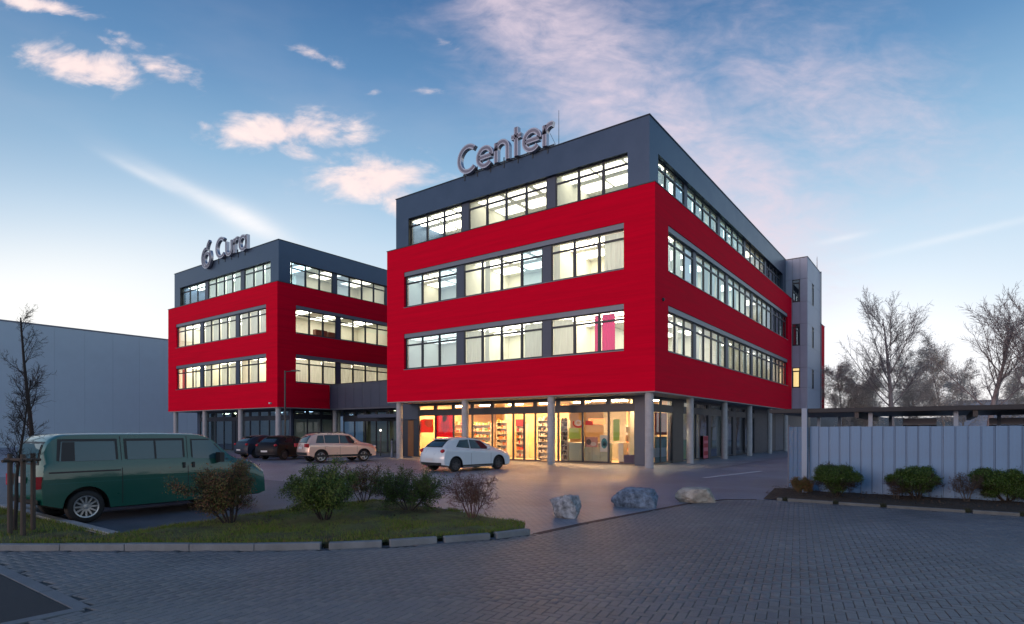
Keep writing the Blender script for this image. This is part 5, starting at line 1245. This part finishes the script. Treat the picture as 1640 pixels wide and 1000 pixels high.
# shrubs of the island
SHR = dict(n=[7, 6, 5, 3], taper=[.45, .4, .4, .5], wob=[.10, .13, .16, .2], up=[.03, .0, .0, .0], kids=[2.3, 2.3, 2.0], start=[.28, .1, .05], ang=[42, 44, 46], ratio=[.52, .52, .5], shrink=[.2, .3, .3], rr=[.55, .55, .6], rmin=.0025)
GI = 'shrubs on the grass island'
x, y = at(368, 848); plant('shrub', 'broad rusty-green shrub before the nose of the green van', 'shrub', (x, y, .07), 31, SHR, .92, .020, BARKD, GI, (LR, .017, 2, .05, .42), stems=6, splay=.60)
x, y = at(520, 843); plant('shrub', 'fullest green leafy shrub in the middle of the island', 'shrub', (x, y, .07), 32, SHR, .84, .019, BARKD, GI, (LG, .019, 2, .045, .45), stems=8, splay=.52)
x, y = at(583, 812); plant('shrub', 'thin twiggy shrub at the back corner of the island, behind the fullest one', 'shrub', (x, y, .05), 33, dict(SHR, kids=[1.5, 1.5, 1.2]), .75, .012, BARKD, GI, (LR, .018, 2, .04, .4), stems=6, splay=.6)
x, y = at(655, 826); plant('shrub', 'wide olive-green loose shrub in front of the white hatchback', 'shrub', (x, y, .07), 34, SHR, .80, .016, BARK, GI, (LR[:1] + LG[:2], .017, 2, .045, .32), stems=7, splay=.80)
x, y = at(757, 838); plant('shrub', 'leafless reddish twig shrub nearest the tip of the island', 'shrub', (x, y, .07), 35, dict(SHR, kids=[1.5, 1.7, 1.4]), .72, .010, mat('reddish_twig', (.10, .055, .050), .9), GI, (LR[1:], .010, 1, .03, .3), stems=9, splay=.50)
# clipped shrubs before the fence
HDG = dict(n=[5, 5, 4, 3], taper=[.6, .5, .5, .5], wob=[.10, .14, .16, .2], up=[.0, .02, .0, .0], kids=[3.6, 2.8, 2.4], start=[.22, .1, .05], ang=[50, 45, 46], ratio=[.60, .55, .5], shrink=[.1, .2, .2], rr=[.55, .55, .6], rmin=.003)
GH = 'clipped shrubs before the metal fence'
def clipped(px, py, hw, h, seed, label):
    x, y = at(px, py)
    ok = lambda p: p[2] < h and abs(p[0] * CC + p[1] * SS) < hw and abs(-p[0] * SS + p[1] * CC) < .5 and p[2] > .16 + .3 * (math.hypot(p[0], p[1]) / hw > .55)
    plant('clipped_shrub', label, 'shrub', (x, y, .06), seed, HDG, h * .78, .018, BARKD, GH, (LD, .017, 9, .035, .95, ok), stems=7, splay=hw * 1.15)
clipped(1340, 800, .52, .78, 51, 'smallest clipped shrub, next to the pale carport post'); clipped(1468, 804, .56, .80, 52, 'flat-topped clipped shrub in the middle of the fence'); clipped(1612, 808, .78, .78, 53, 'widest clipped shrub at the right edge of the view')
x, y = at(1548, 808); plant('twiggy_shrub', 'thin grey leafless shrub left of the widest clipped shrub', 'shrub', (x, y, .06), 61, dict(SHR, kids=[1.6, 1.6, 1.2]), .55, .008, BARK, None, None, stems=8, splay=.35)
x, y = at(1436, 803); plant('twiggy_shrub', 'short leafless shoots left of the middle clipped shrub', 'shrub', (x, y, .06), 62, dict(SHR, kids=[1.4, 1.4, 1.0]), .42, .007, BARK, None, None, stems=6, splay=.25)
x, y = at(1262, 795); plant('twiggy_shrub', 'dry brown low plant at the left end of the metal fence', 'shrub', (x + .25, y + .5, .05), 63, dict(SHR, kids=[1.8, 1.6, 1.2]), .34, .007, BARK, None, (LR, .015, 2, .03, .5), stems=9, splay=.6)
# weeds in the kerb gaps
def weed(p, seed, label, grp):
    rng = np.random.default_rng(seed); n = 90; a = rng.uniform(0, 6.28, n); rad = rng.uniform(0, .05, n); h = rng.uniform(.05, .13, n); w = .006
    V = np.empty((n, 3, 3)); bx, by = np.cos(a) * rad, np.sin(a) * rad
    V[:, 0] = np.stack([bx - w, by, 0 * h], -1); V[:, 1] = np.stack([bx + w, by, 0 * h], -1); V[:, 2] = np.stack([bx * 1.9, by * 1.9, h], -1)
    o = bpy.data.objects.new('weed_tuft', np_mesh('weed_tuft', V, np.arange(n * 3).reshape(-1, 3), mat('weed_dark', (.018, .028, .012), .8))); COL.objects.link(o); o.location = (p[0], p[1], 0); tag(o, label, 'weed', grp)
    b = MB(); b.box((p[0] - .05, p[1] - .05, -.02), (p[0] + .05, p[1] + .05, .07)); 
WL = ['dark weed tuft in the kerb gap before the fullest island shrub', 'dark weed tuft in the kerb gap before the wide olive shrub', 'dark weed tuft in the kerb gap left of the twig shrub', 'dark weed tuft in the island kerb gap nearest the boulders']
for i, p in enumerate(ISG): weed((p[0] - .06, p[1] + .07), 70 + i, WL[i], 'weeds in the island kerb')
WL2 = ['dark weed tuft in the kerb gap at the left end of the metal fence', 'dark weed tuft in the kerb gap below the smallest clipped shrub', 'dark weed tuft in the kerb gap left of the middle clipped shrub', 'dark weed tuft in the kerb gap below the thin grey shrub', 'dark weed tuft in the kerb gap nearest the right edge']
for i, p in enumerate(FKG): weed((p[0], 16.5), 80 + i, WL2[i], 'weeds in the bed kerb')

# ================================================================== SHOP GOODS
def cm(n, c, r=.6, **k): return mat(n, c, r, **k)
def xs(px, y): return on_y(px, 700, y)[0]
def zs(px, py, y): return on_y(px, py, y)[1]
def simple(name, label, cat, boxes, m, group=None, base=None):
    b = MB(); [b.box(*q) for q in boxes]; o = b.build(name, m, bevel=.006); tag(o, label, cat, group); return o
def shelf_unit(px0, px1, y, z1, n, label, goods, depth=.35, seed=0, grp='shop shelving'):
    xa, xb = xs(px0, y), xs(px1, y); t = thing('shelf_unit', label, 'shelf', ((xa + xb) / 2, y, .055), 0, grp); rr_ = random.Random(seed)
    W_ = cm('shelf_white', (.72, .66, .55), .5)
    b = MB(); b.box((xa, y, .055), (xa + .03, y + depth, z1)); b.box((xb - .03, y, .055), (xb, y + depth, z1)); b.box((xa + .03, y + depth - .02, .055), (xb - .03, y + depth, z1)); b.build('frame', W_, t)
    for i in range(n):
        z = .15 + (z1 - .3) * i / max(1, n - 1); b = MB(); b.box((xa + .03, y, z), (xb - .03, y + depth - .02, z + .025)); b.build('shelf_board', W_, t)
        g = MB(); x = xa + .05
        while x < xb - .08:
            w = rr_.uniform(.04, .12); h = min(rr_.uniform(.08, .24), (z1 - .3) / max(1, n - 1) - .06)
            g.m = rr_.randrange(len(goods)); g.box((x, y + .04, z + .026), (min(x + w, xb - .04), y + .2, z + .026 + h)); x += w + rr_.uniform(.005, .04)
        g.build('goods', goods, t)
RD = cm('goods_red', (.65, .04, .03)); OR = cm('goods_orange', (.75, .22, .05)); CR = cm('goods_cream', (.75, .62, .42)); DK = cm('goods_dark', (.10, .06, .05)); GN = cm('goods_green', (.25, .45, .15)); PK = cm('goods_pink', (.75, .12, .25)); BL = cm('goods_teal', (.05, .25, .30)); YG_ = cm('goods_lime', (.50, .70, .10)); WT = cm('goods_white', (.8, .78, .72)); PU = cm('plinth_violet', (.055, .035, .10))
shelf_unit(672, 692, 31.4, 2.4, 5, 'shelf of orange and red goods behind the leftmost shop window', [RD, OR, OR], seed=1)
shelf_unit(757, 786, 30.6, 2.35, 6, 'cream shelf behind the window above the roof of the white car', [CR, WT, OR, GN], seed=2)
shelf_unit(795, 812, 30.4, 2.5, 7, 'tall cream shelf just left of the shop door', [CR, OR, CR], seed=3)
shelf_unit(861, 880, 30.4, 2.6, 8, 'white shelf behind the second column from the corner', [WT, CR, WT, DK], seed=4)
shelf_unit(898, 909, 29.5, 2.5, 9, 'narrow rack of small dark goods right of the second column from the corner', [DK, DK, CR], seed=5, depth=.3)
shelf_unit(826, 842, 31.6, 2.3, 6, 'shelf of red goods seen through the shop door', [RD, RD, OR, WT], seed=6)
shelf_unit(1001, 1021, 31.2, 2.2, 5, 'cream shelf behind the large window beside the corner pier', [CR, WT, OR], seed=7)
shelf_unit(720, 745, 31.8, 2.4, 5, 'shelf behind the pink banner and the first shop column', [CR, PK, OR], seed=8)
def banner(px0, px1, py0, py1, y, name, label, m, marks=()):
    xa, xb = xs(px0, y), xs(px1, y); za, zb_ = zs(px0, py1, y), zs(px0, py0, y); t = thing(name, label, 'banner' if 'banner' in name else 'poster', ((xa + xb) / 2, y, za))
    b = MB(); b.box((xa, y, za), (xb, y + .02, zb_)); b.build('sheet', m, t, bevel=.003)
    for k, (u0, u1, v0, v1, mm) in enumerate(marks):
        b = MB(); b.lathe([(.001, -.006), (1, -.006), (1, 0)], 14, 'Y', (0, 0, 0)); 
        cx = xa + (xb - xa) * (u0 + u1) / 2; cz = za + (zb_ - za) * (v0 + v1) / 2; b.v = [(cx + p[0] * (xb - xa) * (u1 - u0) / 2, y + p[1], cz + p[2] * (zb_ - za) * (v1 - v0) / 2) for p in b.v]; b.build('print', mm, t)
banner(698, 727, 660, 700, 29.1, 'window_banner', 'large red banner with a pink figure in the second shop window', translucent_mat('banner_red', (.85, .05, .09), .6), [(.3, .75, .15, .85, translucent_mat('banner_pink', (.95, .12, .3), .6)), (.35, .6, .6, .95, translucent_mat('skin_pink', (.95, .35, .4), .6))])
banner(672, 694, 672, 693, 29.15, 'window_banner', 'glowing orange-red banner in the leftmost shop window', translucent_mat('banner_orange', (.95, .20, .04), .6), [(.4, .95, .4, .95, translucent_mat('banner_yellow', (.95, .55, .12), .6))])
banner(982, 992, 672, 706, 29.0, 'hanging_banner', 'narrow lime hanging banner at the right of the large windows', YG_)
banner(911, 930, 686, 703, 29.6, 'hanging_banner', 'lime cloth draped over the cabinet by the emblem window', YG_)
banner(937, 957, 700, 716, 29.15, 'window_poster', 'landscape poster of a reclining person with dark hair above the low cabinets', cm('poster_skin', (.60, .30, .25)), [(.1, .5, .2, .8, DK), (.45, .9, .1, .5, cm('poster_pale', (.75, .60, .5)))])
banner(961, 974, 697, 724, 29.2, 'window_poster', 'portrait poster with a teal picture in a pale frame', WT, [(.14, .9, .2, .82, BL), (.3, .85, .35, .6, cm('poster_teal', (.1, .45, .5)))])
banner(826, 838, 672, 683, 29.9, 'ceiling_sign', 'small red sign hanging above the shop doorway', RD)
banner(942, 970, 671, 680, 31.0, 'wall_sign', 'brown pelmet sign strip above the counter', cm('pelmet_brown', (.40, .16, .08)))
# red emblem and lettering-like band fixed on the window glass
yy = YG + .03
t = thing('window_emblem', 'curved red emblem with a white swirl stuck on the window beside the poster', 'emblem', (xs(925, yy), yy, 2))
b = MB(); cxm = xs(926, yy); czm = zs(926, 678, yy); stroke(b, arc(cxm, czm, .32, .22, 150, 400, 20), .08, yy, yy + .006); b.build('ring', RD, t)
b = MB(); stroke(b, arc(cxm, czm + .02, .16, .13, 0, 360, 16), .07, yy - .002, yy + .006); b.build('swirl', WT, t)
b = MB(); x_ = xs(937, yy); b.add([(x_, yy, czm - .10), (x_ + .5, yy, czm - .13), (x_ + .5, yy, czm + .10), (x_ + .05, yy, czm + .13)], [(0, 1, 2, 3)]); b.m = 0; b.build('red_print', RD, t)
CAB = cm('cabinet_pale_green', (.42, .50, .40), .3)
for (p0, p1, y, lab) in ((911, 932, 29.5, 'pale green glazed cabinet under the lime cloth'), (936, 974, 29.45, 'long pale green counter below the two posters'), (990, 998, 29.9, 'narrow white cabinet beside the lime hanging banner')):
    xa, xb = xs(p0, y), xs(p1, y); t = thing('display_cabinet', lab, 'cabinet', ((xa + xb) / 2, y, .055), 0, 'display cabinets in the shop'); b = MB(); b.box((xa, y, .12), (xb, y + .5, 1.12)); b.build('body', CAB if p0 < 985 else WT, t, bevel=.01)
    b = MB(); b.box((xa - .02, y - .02, 1.12), (xb + .02, y + .52, 1.16)); b.build('top', WT, t); b = MB(); b.box((xa + .03, y + .03, .055), (xb - .03, y + .47, .12)); b.build('plinth', DK, t)
    b = MB(); nd = max(1, int((xb - xa) / .45)); 
    for k in range(1, nd): b.box((xa + (xb - xa) * k / nd - .006, y - .004, .16), (xa + (xb - xa) * k / nd + .006, y + .001, 1.1))
    if nd > 1: b.build('door_gap', DK, t)
simple('window_plinth', 'dark violet plinth board along the foot of the window beside the corner pier', 'plinth', [((xs(1000, 29.1), 29.05, .07), (-13.25, 29.2, .55))], PU)
simple('service_counter', 'cream service counter deep in the shop right of the door', 'counter', [((-18.6, 32.0, .06), (-16.4, 32.6, 1.05)), ((-18.7, 31.9, 1.06), (-16.3, 32.7, 1.11))], CR)
for k, px in enumerate((700, 712, 735)): pass
# side window displays
xsd = XG - .25
def side_panel(name, label, py0, py1, px0, px1, m, dx=.0, cat='poster'):
    x = xsd - dx; ya, za = on_x(px0, py1, x); yb, zb_ = on_x(px1, py0, x); ya2, zt = on_x(px0, py0, x); b = MB(); b.box((x - .02, ya, max(.08, za)), (x, yb, zt)); o = b.build(name, m, bevel=.003); tag(o, label, cat); return o
side_panel('window_poster', 'tall dark red poster in the side window next to the corner column', 661, 697, 1049, 1068, cm('poster_dark_red', (.28, .012, .02)))
side_panel('display_stand', 'teal and blue display stand below the dark red poster', 700, 748, 1049, 1068, cm('stand_teal', (.03, .16, .20)), dx=.03, cat='display stand')
side_panel('price_board', 'pale blue board on the teal display stand', 718, 733, 1047, 1068, cm('board_pale_blue', (.30, .42, .55)), dx=-.03, cat='board')
side_panel('window_poster', 'pastel poster low in the bright narrow side windows', 705, 742, 1073, 1082, cm('poster_pastel', (.50, .62, .40)), cat='poster')
side_panel('window_poster', 'lime strip poster low beside the second side column', 705, 742, 1094, 1099, YG_)
side_panel('window_poster', 'blue poster sheet low in the dark window beyond the second side column', 720, 742, 1134, 1148, cm('poster_blue', (.03, .06, .22)))
side_panel('window_poster', 'yellowish notice sheets high in the dark window beyond the second side column', 684, 718, 1126, 1147, cm('poster_ochre', (.30, .28, .12)))
t = thing('pictogram_sign', 'narrow upright red and pink sign in the dark side window', 'sign', on_x(1130, 742, XG + .08)[:1] + (0, 0))
t.location = (XG + .08, on_x(1130, 742, XG + .08)[0], 0.); WM[t.name] = Matrix.Translation(t.location)
ya, yb = on_x(1127, 700, XG + .08)[0], on_x(1134, 700, XG + .08)[0]
b = MB(); b.box((XG + .05, ya, .05), (XG + .08, yb, 1.5)); b.build('board', cm('sign_rose', (.55, .14, .2)), t, bevel=.004)
for z in (.25, .75, 1.2): b = MB(); b.box((XG + .081, ya + .06, z), (XG + .088, yb - .06, z + .26)); b.build('pictogram', cm('sign_crimson', (.35, .01, .03)), t)
# person-high slim bin and bell post by the entrance
x, y = at_d(628, 41.5); t = thing('ashtray_stand', 'slim grey metal litter and ash stand by the brown entrance door', 'bin', (x, y, 0)); b = MB(); b.lathe([(.12, 0), (.12, .03), (.10, .05), (.10, 1.0), (.12, 1.02), (.12, 1.12), (.02, 1.16)], 16, c=(x, y, 0)); b.build('body', GREYM, t, smooth=True)
b = MB(); b.lathe([(.02, 1.16), (.085, 1.17), (.09, 1.23), (.05, 1.28), (.001, 1.29)], 14, c=(x, y, 0)); b.build('lid', STEEL, t, smooth=True)
x, y = at_d(609.5, 42.5); t = thing('light_bollard', 'slim post with a small lit globe left of the brown entrance door', 'lamp post', (x, y, 0)); b = MB(); b.tube((x, y, 0), (x, y, 1.78), .05, .05, 8); b.build('pole', STEEL, t); b = MB(); b.lathe([(.001, 1.78), (.07, 1.82), (.08, 1.87), (.06, 1.93), (.001, 1.96)], 14, c=(x, y, 0)); b.build('globe', lamp_mat('globe_lamp', (1, .95, .85), 2.0), t)
# small wall light on the left building's red front
x, z = on_y(433, 646, Y0 - .06); t = thing('wall_spotlight', 'small pale spotlight low on the red front of the farther building near its corner', 'light', (x, Y0 - .06, z)); b = MB(); b.box((x - .12, Y0 - .16, z - .07), (x + .12, Y0 - .002, z + .07)); b.build('housing', cm('spot_pale', (.45, .42, .45)), t, bevel=.01); b = MB(); b.box((x - .10, Y0 - .168, z - .05), (x + .10, Y0 - .161, z + .05)); b.build('lens', LCLR, t)
y_, z_ = on_x(1062, 480, X0 + .02); t = thing('wall_sensor', 'small dark round sensor on the red side wall near the corner, between the window rows', 'sensor', (X0 + .02, y_, z_)); b = MB(); b.lathe([(.09, 0), (.09, .05), (.05, .09), (.001, .1)], 14, 'X', (X0 + .002, y_, z_)); b.build('housing', CAP, t, smooth=True)

# furniture seen through the office windows
def office(name, label, cat, px, py_base, y, w, h, m, z=None, side=False):
    x, z0 = on_y(px, py_base, y); b = MB(); b.box((x - w / 2, y, z0), (x + w / 2, y + .4, z0 + h)); b.box((x - w / 2 - .01, y - .012, z0 + h), (x + w / 2 + .01, y + .41, z0 + h + .02)); o = b.build(name, m); tag(o, label, cat)
CB = cm('cabinet_brown', (.13, .055, .03)); CGY = cm('cabinet_grey', (.16, .17, .18)); 
for (px, fl, yy, w, h, m, lab, n_, c_) in (
    (690, 1, Y0 + 1.6, 1.3, 1.25, CGY, 'grey cabinet behind the left windows of the nearer building, second row', 'office_cabinet', 'cabinet'),
    (798, 2, Y0 + 2.2, .8, 1.6, CGY, 'grey cupboard behind the middle top-floor windows of the nearer building', 'office_cabinet', 'cabinet'),
    (905, 1, Y0 + 2.4, 1.1, 1.3, CR, 'cream cupboard behind the right-hand second-row windows of the nearer building', 'office_cabinet', 'cabinet'),
    (860, 0, Y0 + 1.8, .9, 1.5, CR, 'cream cupboard behind the middle lowest-row windows of the nearer building', 'office_cabinet', 'cabinet')):
    x, _ = on_y(px, 500, yy); zf = GL[fl][0] - .75; b = MB(); b.box((x - w / 2, yy, zf + .01), (x + w / 2, yy + .4, zf + h)); o = b.build(n_, m, bevel=.01); tag(o, lab, c_)
for (px, fl, w, h, lab) in ((515, 1, 1.2, 1.55, 'brown cupboard behind the second-row side windows of the farther building'), (534, 1, .9, 1.5, 'brown cupboard farther along the second-row side windows of the farther building')):
    y_, _ = on_x(px, 530, XL - 1.2); zf = GL[fl][0] - .75; b = MB(); b.box((XL - 1.6, y_ - w / 2, zf + .01), (XL - 1.2, y_ + w / 2, zf + h)); o = b.build('office_cabinet', CB, bevel=.01); tag(o, lab, 'cabinet')
